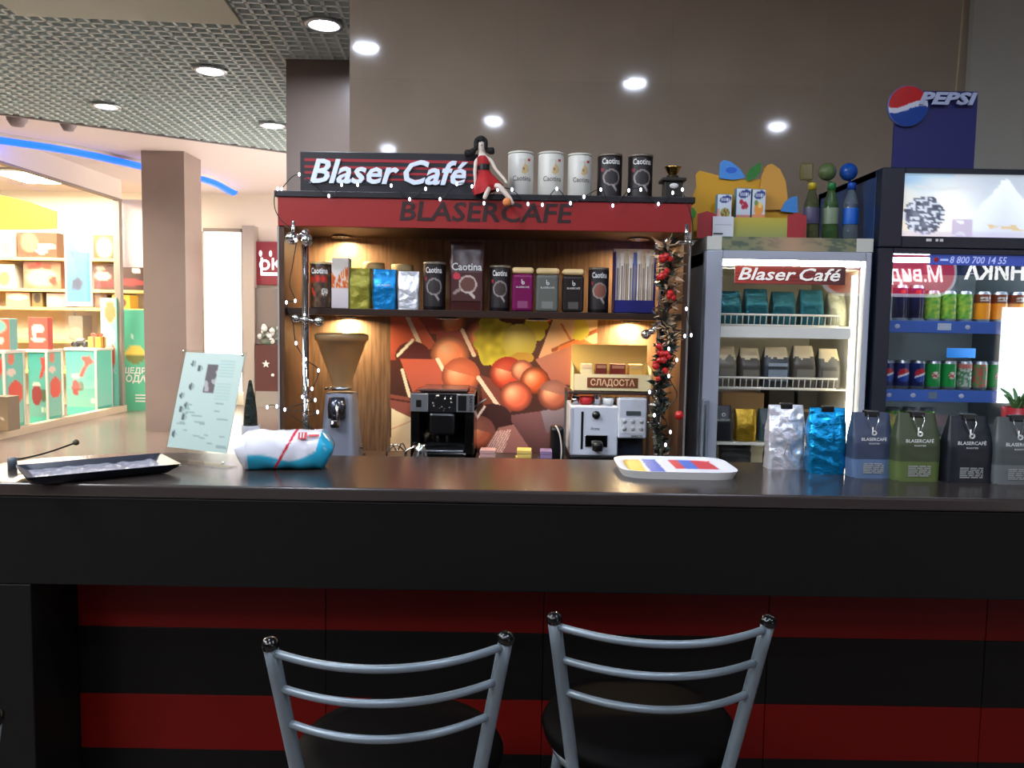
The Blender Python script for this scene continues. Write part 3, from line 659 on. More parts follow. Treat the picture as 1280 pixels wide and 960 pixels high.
ring = lambda u, v: (lambda p: (p[0]*lerp(1, .94, v), p[1]*lerp(1, .94, v), lerp(p[2], 0.0, v)))(wt(.5+.5*max(-1, min(1, 1.42*math.cos(u*2*PI))), .5+.5*max(-1, min(1, 1.42*math.sin(u*2*PI)))))
b.grid(ring, 60, 3, WHITE, close_u=True); b.build('tray', t)
# ---------------- coffee packs
def pack_mesh(w, d, h, m, crumple=0, bandm=None, band=.0, shoulder=1.0, seed=0, topd=.012, nu=48, nv=34, waist=0):
    """gusseted pack standing at the origin: block bottom running up to a flat pinched top"""
    def sec(z):
        k = z/h
        dd = d if k < .55 else lerp(d, topd, ((k-.55)/.45)**1.0); ww = w*(.97+.03*math.sin(PI*min(1, k/.6))) if k < .6 else w*lerp(1, shoulder, (k-.6)/.4)
        return ww-waist*w*math.sin(PI*min(1, k)), dd
    def fn(u, v):
        z = h*v; ww, dd = sec(z); a = u*2*PI; n = 7 if v < .9 else 12
        c_, s_ = math.cos(a), math.sin(a); r = (abs(c_)**n+abs(s_)**n)**(-1/n)
        p = Vector((c_*r*ww/2, s_*r*dd/2, z))
        if crumple:
            e = min(1, v*6)*(.4 if v > .93 else 1); q = Vector((p.x*28, p.y*28, p.z*22+seed*7))
            p += Vector((noise.noise(q)*.5, abs(noise.noise(q+Vector((9,0,0))))-.25, noise.noise(q+Vector((0,5,0)))*.3))*crumple*e
            p.z = max(0, p.z)
        return p
    b = MB(); b.grid(fn, nu, nv, m, smooth=True, close_u=True)
    if bandm:
        i = b.mi(bandm)
        for f in b.bm.faces:
            if f.calc_center_median().z < band*h: f.material_index = i
    bt = MB
    b.prism([(-w*.48, -d*.46), (w*.48, -d*.46), (w*.48, d*.46), (-w*.48, d*.46)], .001, m, T(0, 0, .002))
    b.prism([(-w*shoulder*.48, -topd*.4), (w*shoulder*.48, -topd*.4), (w*shoulder*.48, topd*.4), (-w*shoulder*.48, topd*.4)], .001, m, T(0, 0, h-.0005))
    return b, (lambda z: -sec(z)[1]/2)
def bclip(t, w, h, y=0, chrome=True, z=None):
    b = MB(); b.box(-w/2, w/2, -.012, .010, h-.012, h+.006, BLACK, .003)
    if chrome:
        for s in (-1, 1): b.tube([(s*w*.32, -.012, h-.004), (s*w*.36, -.020, h-.018), (s*w*.05, -.026, h-.052), (s*w*.0, -.026, h-.054)], .0014, CHROME, 6)
    b.build('binder_clip', t)
def emblem(b, w, zc, fy, small=False):
    k = w/.12
    sl = lambda v: Vector((v.x, v.y, 0))
    def put(dz): 
        z = zc+dz
        return T(0, fy(z)-.0022, z) @ FRONT
    b.text('BLASERCAFÉ', .0125*k, WHITEINK, put(0), width=w*.62, bold=.01); b.text('ROASTER', .006*k, WHITEINK, put(-.012*k), width=w*.26)
    b.tube([(-.004*k, fy(zc+.012*k)-.003, zc+.036*k), (-.004*k, fy(zc+.012*k)-.003, zc+.012*k)], .0016*k, WHITEINK, 6)
    b.lathe([(.0035*k, -.001), (.0075*k, -.001), (.0075*k, .001), (.0035*k, .001), (.0035*k, -.001)], WHITEINK, 16, T(.002*k, fy(zc+.018*k)-.003, zc+.018*k) @ Matrix.Rotation(PI/2, 4, 'X'))
def small_print(b, w, h, fy, x=0, rows=6, m=None):
    r2 = random.Random(int(w*1e5)+int(h*1e4))
    for k in range(rows):
        z = h*.22-k*h*.028; xx = -w*.24
        while xx < w*.24:
            l = r2.uniform(.01, .03); b.box(x+xx, x+min(xx+l, w*.26), fy(z)-.0022, fy(z)-.0012, z, z+h*.015, m or mat('small_print', (150, 152, 148), .5)); xx += l+.004
PK = [ # px centre, base y, width, height, style
 (983, 587, .112, .192, 'silver', 'crumpled plain silver foil coffee pack, leftmost of the packs on the counter'),
 (1035, 593, .106, .192, 'blue', 'crumpled bright blue foil coffee pack beside the silver one'),
 (1090, 598, .117, .186, 'slate', 'slate blue coffee pack with paler lower band and a large clip wire'),
 (1147, 602, .128, .190, 'olive', 'olive green coffee pack with a black binder clip on its folded top'),
 (1212, 604, .130, .186, 'black', 'black coffee pack with white lettering and clipped top'),
 (1272, 606, .130, .186, 'grey', 'dark grey coffee pack at the right edge of the counter'),
]
FOILS = {'silver': mat('silver_foil', (228, 231, 238), .28, .65, bump=.35, noise_scale=45), 'blue': mat('blue_foil', (20, 138, 196), .25, .8, bump=.35, noise_scale=45)}
for px, py, w, h, stl, lab in PK:
    q = PZ(px, py, CT); dd = .06
    t = thing('coffee_pack', lab, 'coffee pack', (q.x, q.y+dd/2, CT), math.radians(-6 if stl == 'blue' else 2), 'coffee packs on the counter')
    if stl in FOILS:
        b, fy = pack_mesh(w, dd, h, FOILS[stl], .013 if stl == 'blue' else .010, shoulder=.93, seed=len(stl), nu=72, nv=48)
        if stl == 'silver':
            b.tube([(-.012, fy(.08)-.006, .045), (0, fy(.10)-.006, .095), (.012, fy(.08)-.006, .045)], .001, mat('foil_print_grey', (150, 152, 158), .4, .6), 6)
        b.build('pack', t); bclip(t, .036, h, chrome=False)
    else:
        cm, bm_ = {'slate': ((52, 62, 84), (86, 108, 140)), 'olive': ((58, 66, 44), (84, 100, 52)), 'black': ((20, 24, 32), (20, 24, 32)), 'grey': ((70, 74, 74), (96, 100, 100))}[stl]
        b, fy = pack_mesh(w, dd, h, mat('pack_'+stl, cm, .42), .0022, mat('packband_'+stl, bm_, .42), .30, .80 if stl != 'slate' else .9, seed=len(stl))
        emblem(b, w, h*.60, fy); small_print(b, w, h, fy)
        b.build('pack', t); bclip(t, .042, h, chrome=True)
# red pot with leaves at the right edge
q = P(1279, 500, 2.32); t = thing('potted_plant', 'small red pot with green leaves behind the grey coffee pack', 'plant', (q.x+.01, 2.36, CT))
b = MB(); b.lathe([(0, 0), (.03, 0), (.042, .20), (.038, .20), (.034, .18), (0, .18)], mat('pot_red', (140, 24, 34), .35), 20); b.build('pot', t)
b = MB()
for k in range(16):
    a = k*2.4; l = .028+.018*(k % 3); p = [Vector((0, 0, .18)), Vector((math.cos(a)*l*.35, math.sin(a)*l*.35, .18+l*.8)), Vector((math.cos(a)*l*.8, math.sin(a)*l*.8, .19+l))]
    b.tube(smooth_path(p, 4), [.0015]+[.006-.0006*abs(j-3)*1.5 for j in range(7)]+[.001], mat('leaf_green', (70, 108, 60), .5), 6)
b.build('leaves', t)
# ================================================================ KIOSK
KX0, KX1, KF, KB = -.876, .652, 3.0, 3.40
ST, SB = 1.567, 1.542          # shelf
CTOP, CBOT = 1.996, 1.868      # canopy
WENGE = wood_mat('wenge_wood', (78, 56, 42), .32); WOODB = wood_mat('walnut_back', (114, 90, 70), .4)
REDF = mat('red_fascia', (140, 24, 22), .45); DKEDGE = mat('dark_edge', (30, 28, 32), .35)
kx = (KX0+KX1)/2; hwid = (KX1-KX0)/2
k = thing('coffee_kiosk', 'wooden coffee kiosk cabinet with a red fascia and lit shelf against the stone wall', 'kiosk', (kx, KF, 0))
D = KB-KF
for s in (-1, 1):
    b = MB(); b.box(min(s*hwid, s*(hwid-.022)), max(s*hwid, s*(hwid-.022)), 0, D, 0, CBOT, WENGE, .001); p = b.build('side_panel', k)
    b = MB(); xx = s*(hwid-.0135); b.box(s*hwid-.0035+(-.0 if s > 0 else .0), s*hwid+.0035, -.003, .0, 0, CBOT, mat('edge_strip', (150, 146, 142), .35)); b.build('edge_strip', p)
b = MB(); b.box(-hwid+.022, hwid-.022, D-.018, D, 0, CTOP-.03, WOODB); b.build('back_panel', k)
b = MB(); b.box(-hwid-.012, hwid+.012, -.012, D, CTOP-.022, CTOP, DKEDGE, .002); b.build('top_board', k)
b = MB(); b.box(-hwid, hwid, -.006, .014, CBOT, CTOP-.023, REDF, .001); fa = b.build('fascia', k)
b = MB(); cxx = (P(500, 265, KF).x+P(716, 270, KF).x)/2-kx
b.text('BLASERCAFE', .098, mat('fascia_letters', (40, 16, 15), .5), T(cxx, -.0075, (P(608, 267, KF).z)) @ FRONT, bold=.018, shear=.12, width=.640); b.build('lettering', fa)
b = MB(); b.box(-hwid+.022, hwid-.022, .015, D-.019, CBOT, CBOT+.018, WENGE); b.build('canopy_soffit', k)
b = MB(); b.box(-hwid+.0222, hwid-.0222, .02, D-.019, SB, ST, mat('shelf_wenge', (48, 32, 24), .35), .001); b.build('shelf', k)
b = MB(); b.box(-hwid+.0222, hwid-.0222, -.03, D-.019, .935, .97, mat('back_worktop', (60, 48, 42), .3), .003); b.build('worktop', k)
b = MB(); b.box(-hwid+.0222, hwid-.0222, .0, .018, .08, .934, WENGE); b.build('cabinet_front', k)
LAMPG = mat('warm_lamp', (255, 196, 120), .4, emit=700, ecol=(255, 218, 160))
LAMPG2 = mat('warm_lamp_low', (255, 196, 120), .4, emit=1000, ecol=(255, 222, 170))
LAMPADD = mat('warm_lamp_mid', (255, 220, 170), .4, emit=300, ecol=(255, 226, 186))  # for two mid-shelf spots, added to brighten the poster
for x, y, z, m in [(P(425, 300, 3.27).x, .305, CBOT, LAMPG2), (P(795, 300, 3.27).x, .22, CBOT, LAMPG), (P(430, 395, 3.29).x, .335, SB, LAMPG2), (P(790, 395, 3.29).x, .335, SB, LAMPG2), (P(560, 395, 3.08).x, .085, SB, LAMPADD), (P(672, 395, 3.08).x, .085, SB, LAMPADD)]:
    b = MB(); b.lathe([(.030, 0), (.044, -.003), (.045, -.008), (.030, -.010), (.028, -.002)], CHROME, 20, T(x-kx, y, z)); p = b.build('spotlight', k)
    b = MB(); b.lathe([(0, -.003), (.028, -.003)], m, 20, T(x-kx, y, z)); b.build('bulb', p)
# poster of hazelnuts and chocolate
def nut(x, y, cx, cy, r, base, cap=None):
    d = math.hypot(x-cx, (y-cy)*1.05)/r
    if d > 1: return None
    hl = math.hypot(x-(cx-r*.3), y-(cy-r*.25))/r
    c = mix((236, 178, 140), base, hl*1.25); c = mix(c, tuple(q*.45 for q in base), (d-.6)*2)
    if cap and (y-cy) < -r*.15+.25*(x-cx): c = mix(c, cap, .75)
    return c
def poster(u, v):
    x, y = 488+u*257, 392+v*205
    c = mix((92, 54, 44), (52, 32, 28), (y-392)/150)
    def q(pl, rgb, rgb2=None, ax=0):
        nonlocal c
        if in_poly(x, y, pl):
            if rgb2:
                xs, ys = [p[0] for p in pl], [p[1] for p in pl]; t_ = (y-min(ys))/(max(ys)-min(ys)); c = mix(rgb, rgb2, t_)
            else: c = rgb
    def ln(a, e, w, rgb):
        nonlocal c
        if seg_d(x, y, a, e) < w: c = rgb
    def n(*a):
        nonlocal c
        r = nut(x, y, *a)
        if r: c = r
    q([(488,390),(522,390),(546,428),(500,446),(488,446)], (196,104,80), (150,74,58)); ln((508,390),(528,432),2.6,(240,206,186))
    q([(520,390),(560,390),(556,412),(538,412)], (150,70,58))
    if ((x-516)/22)**2+((y-440)/18)**2 < 1 and y < 446: c = (84, 40, 40)
    ln((497,440),(516,420),1.8,(250,226,206))
    n(565, 398, 16, (206,120,72)); q([(545,412),(580,405),(590,428),(545,440)], (140,62,50))
    n(606, 416, 25, (196,104,62)); n(562, 437, 24, (214,126,86)); ln((577,407),(592,438),2.4,(236,196,176))
    q([(500,444),(548,444),(566,482),(518,490)], (186,96,76), (160,84,66)); ln((547,444),(568,482),2.6,(244,214,190)); ln((503,458),(512,490),2,(240,200,176)); ln((512,490),(540,496),1.6,(240,200,176))
    n(576, 464, 24, (206,112,76), (176,92,64)); q([(560,478),(596,476),(600,500),(566,500)], (110,72,68))
    q([(488,488),(512,492),(520,530),(488,506)], (130,76,66)); ln((488,494),(516,498),1.2,(80,40,36))
    q([(490,506),(520,520),(516,572),(488,580)], (238,206,172), (222,186,150)); ln((490,532),(518,520),.8,(200,160,130))
    q([(600,462),(618,468),(640,508),(606,520)], (112,64,54)); ln((598,466),(628,508),2.6,(226,190,170))
    if ((x-616)/24)**2+((y-516)/18)**2 < 1: c = (58, 36, 38)
    n(598, 534, 22, (176,98,74), (120,80,76)); ln((594,520),(606,502),1.4,(220,200,190))
    # hairy hatch, mauve chocolate lower right
    q([(596,572),(624,528),(660,520),(690,560),(690,600),(590,600)], (150,106,104), (120,84,82))
    if in_poly(x, y, [(598,572),(622,532),(640,530),(626,572)]) and (x*1.7+y) % 5 < 2.4: c = (216,186,180)
    q([(640,512),(690,504),(704,520),(676,572),(640,520)], (112,78,80), (70,46,48)); q([(676,506),(712,500),(712,528),(684,534)], (128,118,128), (96,84,92))
    q([(488,572),(700,568),(745,600),(488,600)], (70,44,38))
    # right top: pale chocolate
    q([(690,390),(745,390),(745,420),(706,446),(672,440)], (240,208,176), (214,160,124)); ln((700,398),(716,424),1.4,(176,122,90)); ln((690,430),(745,404),2.4,(150,86,58)); q([(696,426),(724,414),(745,424),(745,440),(700,446)], (206,128,84))
    q([(660,390),(690,390),(672,410),(654,402)], (206,84,44))
    q([(668,442),(712,424),(716,474),(690,470)], (176,126,112), (140,88,78)); q([(716,430),(745,420),(745,560),(716,520)], (150,92,74), (110,66,54))
    # leaves and green nut
    lf = noise.noise((x*.09, y*.09, 2))
    if ((x-618)/26)**2+((y-420)/34)**2 < 1+.6*lf: c = mix((206,196,70), (160,150,48), .5+lf)
    if ((x-668)/16)**2+((y-402)/16)**2 < 1+.7*lf: c = (196,186,60)
    if ((x-724)/10)**2+((y-404)/14)**2 < 1+.9*lf: c = (196,196,90)
    if math.hypot(x-648, (y-420)*.95) < 21: c = mix((222,214,128), (176,164,70), math.hypot(x-642, y-414)/26)
    if ((x-652)/14)**2+((y-440)/7)**2 < 1+.5*lf: c = (176,140,60)
    n(634, 460, 22, (196,74,48), (170,60,44)); n(652, 456, 14, (206,120,96)); n(668, 468, 18, (176,82,46)); n(645, 488, 20, (196,96,72)); n(692, 486, 20, (160,92,74), (130,96,92))
    return tuple(min(255, max(0, q_*1.22-10)) for q_ in c)
x0_, x1_ = P(488, 460, 3.38).x, P(746, 460, 3.38).x; zt = SB-.001; hh0 = (x1_-x0_)*205/257; hh = zt-.9715
b = MB(); b.box(-(x1_-x0_)/2, (x1_-x0_)/2, 0, .003, -hh, 0, WHITE); b.art(lambda u, v: poster(u, v*hh/hh0), x1_-x0_, hh, 250, 180, T(0, -.001, -hh/2) @ FRONT)
tag(b.build('hazelnut_poster', None, ((x0_+x1_)/2, KF+D-.0218, zt)), 'large printed poster of hazelnuts and chocolate pieces on the kiosk back', 'poster')
# ---------------- lit sign on top
ax, bx_ = P(375, 215, 3.04).x, P(604, 220, 3.04).x; w = bx_-ax; h = P(480, 193, 3.04).z-CTOP+.006
t = thing('cafe_sign', 'black sign board with white slanted letters and red stripes on top of the kiosk', 'sign', ((ax+bx_)/2, 3.04, CTOP+.001))
b = MB(); b.box(-w/2, w/2, 0, .06, 0, h, mat('sign_black', (30, 28, 34), .35), .003)
for z0, z1 in [(.76, .83), (.60, .66), (.46, .52), (.32, .37)]: b.box(-w*.475, w*.475, -.0015, .0, h*z0, h*z1, mat('sign_red', (150, 28, 40), .45))
b.build('sign_board', t)
b = MB(); lx0, lx1 = P(387, 215, 3.03).x-(ax+bx_)/2, P(585, 220, 3.03).x-(ax+bx_)/2
b.text('Blaser Café', h*.8, mat('sign_letters', (206, 218, 232), .4, emit=.12), T((lx0+lx1)/2, -.006, h*.49) @ FRONT, ext=.004, bold=.022, shear=.28, word=.55, width=lx1-lx0); b.build('lettering', t)
# ---------------- tins
def wrap(R, a0=0): return lambda v: Vector((R*math.sin(v.x/R+a0), -R*math.cos(v.x/R+a0), v.y))
def up(M): return M
def cyl(b, R, h, m, bev=.002): b.lathe([(0, 0), (R-bev, 0), (R, bev), (R, h-bev), (R-bev, h), (0, h)], m, 32)
COCOA = mat('cocoa_black', (26, 20, 22), .3); LIDM = mat('lid_grey', (120, 110, 96), .35, .3); LIDC = mat('lid_cream', (226, 196, 140), .45)
def zoff(f, z): return lambda v: f(Vector((v.x, v.y+z, 0)))
def cocoa_tin(name, label, cat, x, y, z, R, h, group, drink=(74, 48, 42), rz=0, lid=True, txt='Caotina'):
    t = thing(name, label, cat, (x, y, z), rz, group)
    b = MB(); cyl(b, R, h*.95, COCOA); f = wrap(R+.0007)
    def face(u, v):
        c = (30, 23, 25)
        d = math.hypot((u-.52), (v-.52)*1.35/.85)
        if d < .33: c = (150, 138, 134)
        if d < .275: c = mix(drink, tuple(q*.7 for q in drink), v)
        if seg_d(u, v, (.60, .73), (.70, .83)) < .035: c = (160, 150, 148)
        if math.hypot(u-.16, (v-.32)*1.3) < .07: c = (150, 40, 54)
        if abs(v-.93) < .008 and .12 < u < .9: c = (130, 122, 118)
        return c
    b.art(face, R*2.2, h*.84, 30, 34, Matrix(), ART, zoff(wrap(R+.0004), h*.50))
    b.text(txt, h*.17, WHITEINK, Matrix(), width=R*1.55, bold=.02, warp=zoff(wrap(R+.0012), h*.82)); b.build('can', t)
    b = MB(); b.lathe([(R*1.01, h*.95), (R*1.015, h*.955), (R*1.015, h*.995), (R*.97, h), (R*.9, h*.985), (0, h*.985)], LIDM, 32); b.build('lid', t)
    return t
def at(px, py, Y): return P(px, py, Y)
YT = 3.14
for i, (px, wpx) in enumerate([(650.5, 32), (688, 32), (724, 30)]):
    q = P(px, 240, YT); R = wpx*YT/2000*.985; h = .181 if i < 2 else .177
    t = thing('drink_canister', ['tall white canister with gold print on top of the kiosk, next to the doll', 'tall white canister with gold print, middle of the three on the kiosk top', 'slightly narrower white canister beside the black tins on the kiosk top'][i], 'canister', (q.x, YT, CTOP), 0, 'white canisters on the kiosk top')
    b = MB(); cyl(b, R, h*.96, mat('canister_white', (214, 212, 202), .35), .004)
    def gold(u, v):
        c = (214, 212, 202)
        if in_poly(u, v, [(.5,.05),(.58,.3),(.82,.42),(.86,.75),(.5,.95),(.2,.85),(.3,.5),(.44,.35)]): c = (206, 180, 128)
        if math.hypot(u-.4, v-.6) < .09: c = (150, 110, 60)
        return c
    b.art(gold, R*.9, h*.34, 18, 18, Matrix(), ART, lambda v, R=R, h=h: wrap(R+.0005)(Vector((v.x+R*.32, v.y+h*.66, 0))))
    b.text('Caotina', h*.15, DARKINK, Matrix(), width=R*1.5, warp=zoff(wrap(R+.0012, .1), h*.42)); b.prism([(-.006, -.006), (.006, -.006), (.006, .005), (0, .002), (-.006, .005)], 0, REDINK, T(R*.62, -R*.80, h*.82) @ Matrix.Rotation(.66, 4, 'Z') @ FRONT)
    b.build('can', t)
    b = MB(); b.lathe([(R*1.005, h*.96), (R*1.01, h*.965), (R*1.0, h*.99), (R*.95, h), (0, h)], mat('canister_lid', (206, 204, 192), .4), 32); b.build('lid', t)
for i, (px, lab) in enumerate([(761.5, 'black cocoa tin on the kiosk top, next to the white canisters'), (799.5, 'black cocoa tin on the kiosk top, next to the small coffee mill')]):
    q = P(px, 240, YT); cocoa_tin('cocoa_tin', lab, 'tin', q.x, YT, CTOP, .0475, .178, 'black tins on the kiosk top', (44, 40, 42))
# vintage hand mill
q = P(840, 241, YT); t = thing('coffee_mill', 'small dark coffee mill with a brass bowl at the right end of the kiosk top', 'coffee mill', (q.x, YT, CTOP))
MILL = mat('mill_dark', (40, 36, 30), .35)
b = MB(); b.box(-.040, .040, -.040, .040, 0, .008, MILL, .002); b.box(-.034, .034, -.034, .034, .008, .078, MILL, .003); b.box(-.046, .046, -.046, .046, .078, .090, MILL, .003); b.lathe([(.036, .090), (.024, .098), (.022, .104), (0, .104)], MILL, 20)
b.lathe([(0, -.001), (.017, -.001), (.017, .001), (0, .001)], WHITEINK, 20, T(0, -.0352, .060) @ Matrix.Scale(.6, 4, (0, 0, 1)) @ Matrix.Rotation(PI/2, 4, 'X')); b.build('body', t)
b = MB(); b.lathe([(0, .104), (.012, .104), (.022, .116), (.030, .132), (.034, .136), (.031, .137), (.026, .130), (0, .12)], mat('brass', (190, 150, 80), .22, 1), 24); b.build('bowl', t)
b = MB(); b.sphere((0, -.040, .028), .006, MATS['brass'], 10); b.build('knob', t)
# ---------------- seated doll
q = P(603, 240, 3.0); t = thing('doll', 'cloth doll in a red dress with black hair sitting on the kiosk edge', 'doll', (q.x, 3.0-.006, CTOP))
SK = mat('doll_skin', (214, 200, 186), .7); HAIR = mat('doll_hair', (18, 15, 15), .75, bump=.6, noise_scale=90); DRESS = mat('doll_dress', (160, 20, 24), .7)
def dx(px): return P(px, 220, 2.99).x-q.x
def dz(py): return P(603, py, 2.99).z-CTOP
vs = [(0, .02, .029), (0, .02, .075), (0, .018, dz(197)), (dx(601), .015, dz(190)), (dx(601), .014, dz(183)), (dx(601), .012, dz(175)),   # hips..head
      (dx(594.5), .012, dz(200)), (dx(593.5), -.005, dz(215)), (dx(595), -.018, dz(234)), (dx(596), -.02, dz(238)),              # left arm
      (dx(613), .012, dz(199)), (dx(620), .0, dz(212)), (dx(630), -.018, dz(224)), (dx(634), -.022, dz(230)),                    # right arm
      (dx(598), .0, .022), (dx(612), -.045, .018), (dx(606), -.05, dz(252)),                                                     # leg tucked
      (dx(610), .0, .024), (dx(624), -.045, dz(234)), (dx(638), -.046, dz(250)), (dx(642), -.052, dz(258))]
es = [(0,1),(1,2),(2,3),(3,4),(4,5),(2,6),(6,7),(7,8),(8,9),(2,10),(10,11),(11,12),(12,13),(0,14),(14,15),(15,16),(0,17),(17,18),(18,19),(19,20)]
rad = [.026,.020,.018,.008,.015,.013, .008,.0065,.0055,.005, .008,.0065,.0055,.005, .013,.011,.008, .013,.011,.009,.007]
me = bpy.data.meshes.new('doll_body'); me.from_pydata(vs, es, []); o = bpy.data.objects.new('body', me); COL.objects.link(o); o.parent = t; me.materials.append(SK)
sk = o.modifiers.new('skin', 'SKIN'); sd = o.modifiers.new('sub', 'SUBSURF'); sd.levels = sd.render_levels = 2
for i, r in enumerate(rad): me.skin_vertices[0].data[i].radius = (r, r)
me.skin_vertices[0].data[0].use_root = True
b = MB(); hz = dz(178); b.sphere((dx(600), .037, hz+.006), .024, HAIR, 18, (1.05, .95, 1.15)); b.sphere((dx(594.5), .012, hz-.004), .012, HAIR, 12, (.8, 1, 2.0)); b.sphere((dx(606.5), .012, hz-.002), .011, HAIR, 12, (.7, 1, 1.9))
b.tube(smooth_path([(dx(593), .022, dz(184)), (dx(588), .016, dz(190)), (dx(580), .010, dz(191))], 6), [.008]*3+[.012]*4+[.014]*3+[.013]*2+[.005], HAIR, 10)
b.tube(smooth_path([(dx(607), .022, dz(184)), (dx(611), .016, dz(187)), (dx(617), .010, dz(187))], 6), [.007]*3+[.011]*4+[.013]*3+[.012]*2+[.005], HAIR, 10); b.build('hair', t)
b = MB(); fx, fz = dx(601.5), dz(178)
for s in (-1, 1): b.sphere((fx+s*.0052, -.0005, fz+.002), .0018, DARKINK, 8)
b.sphere((fx, -.003, fz-.003), .0018, SK, 8, (.8, 1, 1.3)); b.sphere((fx, -.0005, fz-.009), .003, REDINK, 8, (1, .4, .45)); b.build('face', t)
b = MB(); rings = [(dx(603), .016, dz(193.5), .014, .014), (dx(603), .016, dz(198), .026, .019), (dx(604), .015, dz(204), .024, .019), (dx(604.5), .016, dz(211), .020, .017), (dx(606), .012, dz(217), .028, .024), (dx(608), .002, dz(226), .044, .036), (dx(610), -.008, dz(234), .055, .042), (dx(608), -.012, dz(241.5), .046, .038)]
def dr(u, v):
    f_ = v*(len(rings)-1); i = min(int(f_), len(rings)-2); k_ = f_-i; A_ = [lerp(a, c, k_) for a, c in zip(rings[i], rings[i+1])]; an = u*2*PI
    fl = 1+.10*max(0, v-.5)*2*math.sin(an*7)
    sl = .024*max(0, v-.55)/.45*math.cos(an)
    yy, zz = A_[1]+A_[4]*math.sin(an)*fl, A_[2]+sl*.6
    return (A_[0]+A_[3]*math.cos(an)*fl, yy, max(zz, .0015) if yy > -.012 else zz)
b.grid(dr, 48, 28, DRESS, close_u=True); b.build('dress', t)
b = MB(); b.grid(lambda u, v: (dx(604.5)+.0225*math.cos(u*2*PI), .0155+.0205*math.sin(u*2*PI), lerp(dz(212), dz(204.5), v)), 32, 3, BLACK, close_u=True); b.build('belt', t)
b = MB(); b.sphere((dx(634.5), -.058, dz(255)), .016, mat('doll_shoe', (214, 130, 70), .6), 14, (1, .8, 1)); b.build('shoe', t)
# ---------------- things on the lit shelf
SG = 'packs and tins on the lit kiosk shelf'
YS = 3.13
def xs_(px): return P(px, 380, YS).x
def htop(py): return P(600, py, YS).z-ST
z_ = ST+.0005
# strawberry cocoa tin
t = thing('cocoa_tin', 'cocoa tin with red fruit print at the left end of the lit shelf', 'tin', (xs_(402), YS, z_), 0, SG); R, h = .044, .178
b = MB(); cyl(b, R, h*.95, mat('tin_brown', (48, 34, 26), .35))
def fruit(u, v):
    n = noise.noise((u*7, v*8, 5)); c = mix((60, 42, 30), (128, 96, 66), .3+n)
    for a, d in [(.2, .32), (.45, .30), (.68, .31)]:
        if math.hypot(u-a, (v-d)*1.5) < .13: c = mix((216, 60, 44), (150, 26, 22), math.hypot(u-a, v-d)*7)
    if math.hypot(u-.72, (v-.62)*1.4) < .13: c = (220, 212, 200) if noise.noise((u*20, v*20, 1)) > -.1 else (60, 50, 46)
    if seg_d(u, v, (.2, .55), (.32, .68)) < .05: c = (206, 60, 40)
    return c
b.art(fruit, R*2.3, h*.88, 34, 40, Matrix(), ART, zoff(wrap(R+.0004), h*.46)); b.text('Caotina', h*.17, WHITEINK, Matrix(), width=R*1.6, bold=.03, warp=zoff(wrap(R+.0012), h*.80)); b.build('can', t)
b = MB(); b.lathe([(R*1.01, h*.95), (R*1.015, h*.99), (R*.96, h), (0, h)], LIDC, 32); b.build('lid', t)
# white and orange carton
def orng(u, v):
    n = noise.noise((u*6, v*6, 9))
    if .26+.1*math.sin(u*5) < v < .60 and n > -.3: return mix((232, 140, 60), (206, 84, 34), .5+n*1.5) if noise.noise((u*17, v*14, 2)) > -.2 else (246, 216, 170)
    return mix((246, 238, 226), (196, 186, 190), v)
w = .066; h = htop(326); t = printed_box('drink_carton', 'white carton with orange fruit print, second from the left on the lit shelf', 'carton', xs_(427)-w/2, xs_(427)+w/2, YS-.03, .055, z_, z_+h, orng, (226, 216, 206), 18, 26, SG)
# cream lidded tins behind the foil bags, then the bags
for px, w_, py, lab in [(466, .085, 327.5, 'tin with a cream lid standing behind the yellow green pack'), (502, .088, 329.5, 'tin with a cream lid standing behind the silver pack')]:
    h = htop(py); R = w_/2; t = thing('lidded_tin', lab, 'tin', (xs_(px)*3.25/YS, 3.27, z_), 0, SG); b = MB(); cyl(b, R, h*.86, mat('tin_tan', (120, 92, 66), .4)); b.build('can', t); b = MB(); b.lathe([(R*1.02, h*.86), (R*1.03, h*.87), (R*1.03, h*.98), (R*.97, h), (0, h)], LIDC, 28); b.build('lid', t)
def yg(p): return (0, 0, 0)
for px, w, py, m, lab, sd in [(450, .086, 338, mat('yellowgreen_foil', (150, 144, 52), .35, .35, bump=.3, noise_scale=40), 'yellow green foil pack on the lit shelf, left of the blue one', 2), (481, .093, 339, mat('shelf_blue_foil', (16, 130, 196), .3, .5, bump=.3, noise_scale=40), 'bright blue foil pack on the lit kiosk shelf', 3), (511, .086, 341, FOILS['silver'], 'silver foil pack on the lit kiosk shelf', 5)]:
    h = htop(py); b, fy = pack_mesh(w*.97, .05, h, m, .006, shoulder=.96, seed=sd)
    if sd == 3: b.text('BLASER', .012, WHITEINK, T(0, fy(h*.6)-.004, h*.6) @ FRONT, width=w*.55)
    tag(b.build('coffee_pack', None, (xs_(px), YS, z_)), lab, 'coffee pack', SG)
# black cocoa tins
for px, py, R, dr_, lab in [(543, 329, .0435, (52, 46, 46), 'black cocoa tin left of the tall brown pack on the lit shelf'), (624.5, 332, .040, (70, 54, 50), 'black cocoa tin right of the tall brown pack on the lit shelf'), (747.5, 332.5, .040, (150, 90, 70), 'black cocoa tin with a light brown drink print beside the blue display box')]:
    cocoa_tin('cocoa_tin', lab, 'tin', xs_(px), YS, z_, R, htop(py), SG, dr_)
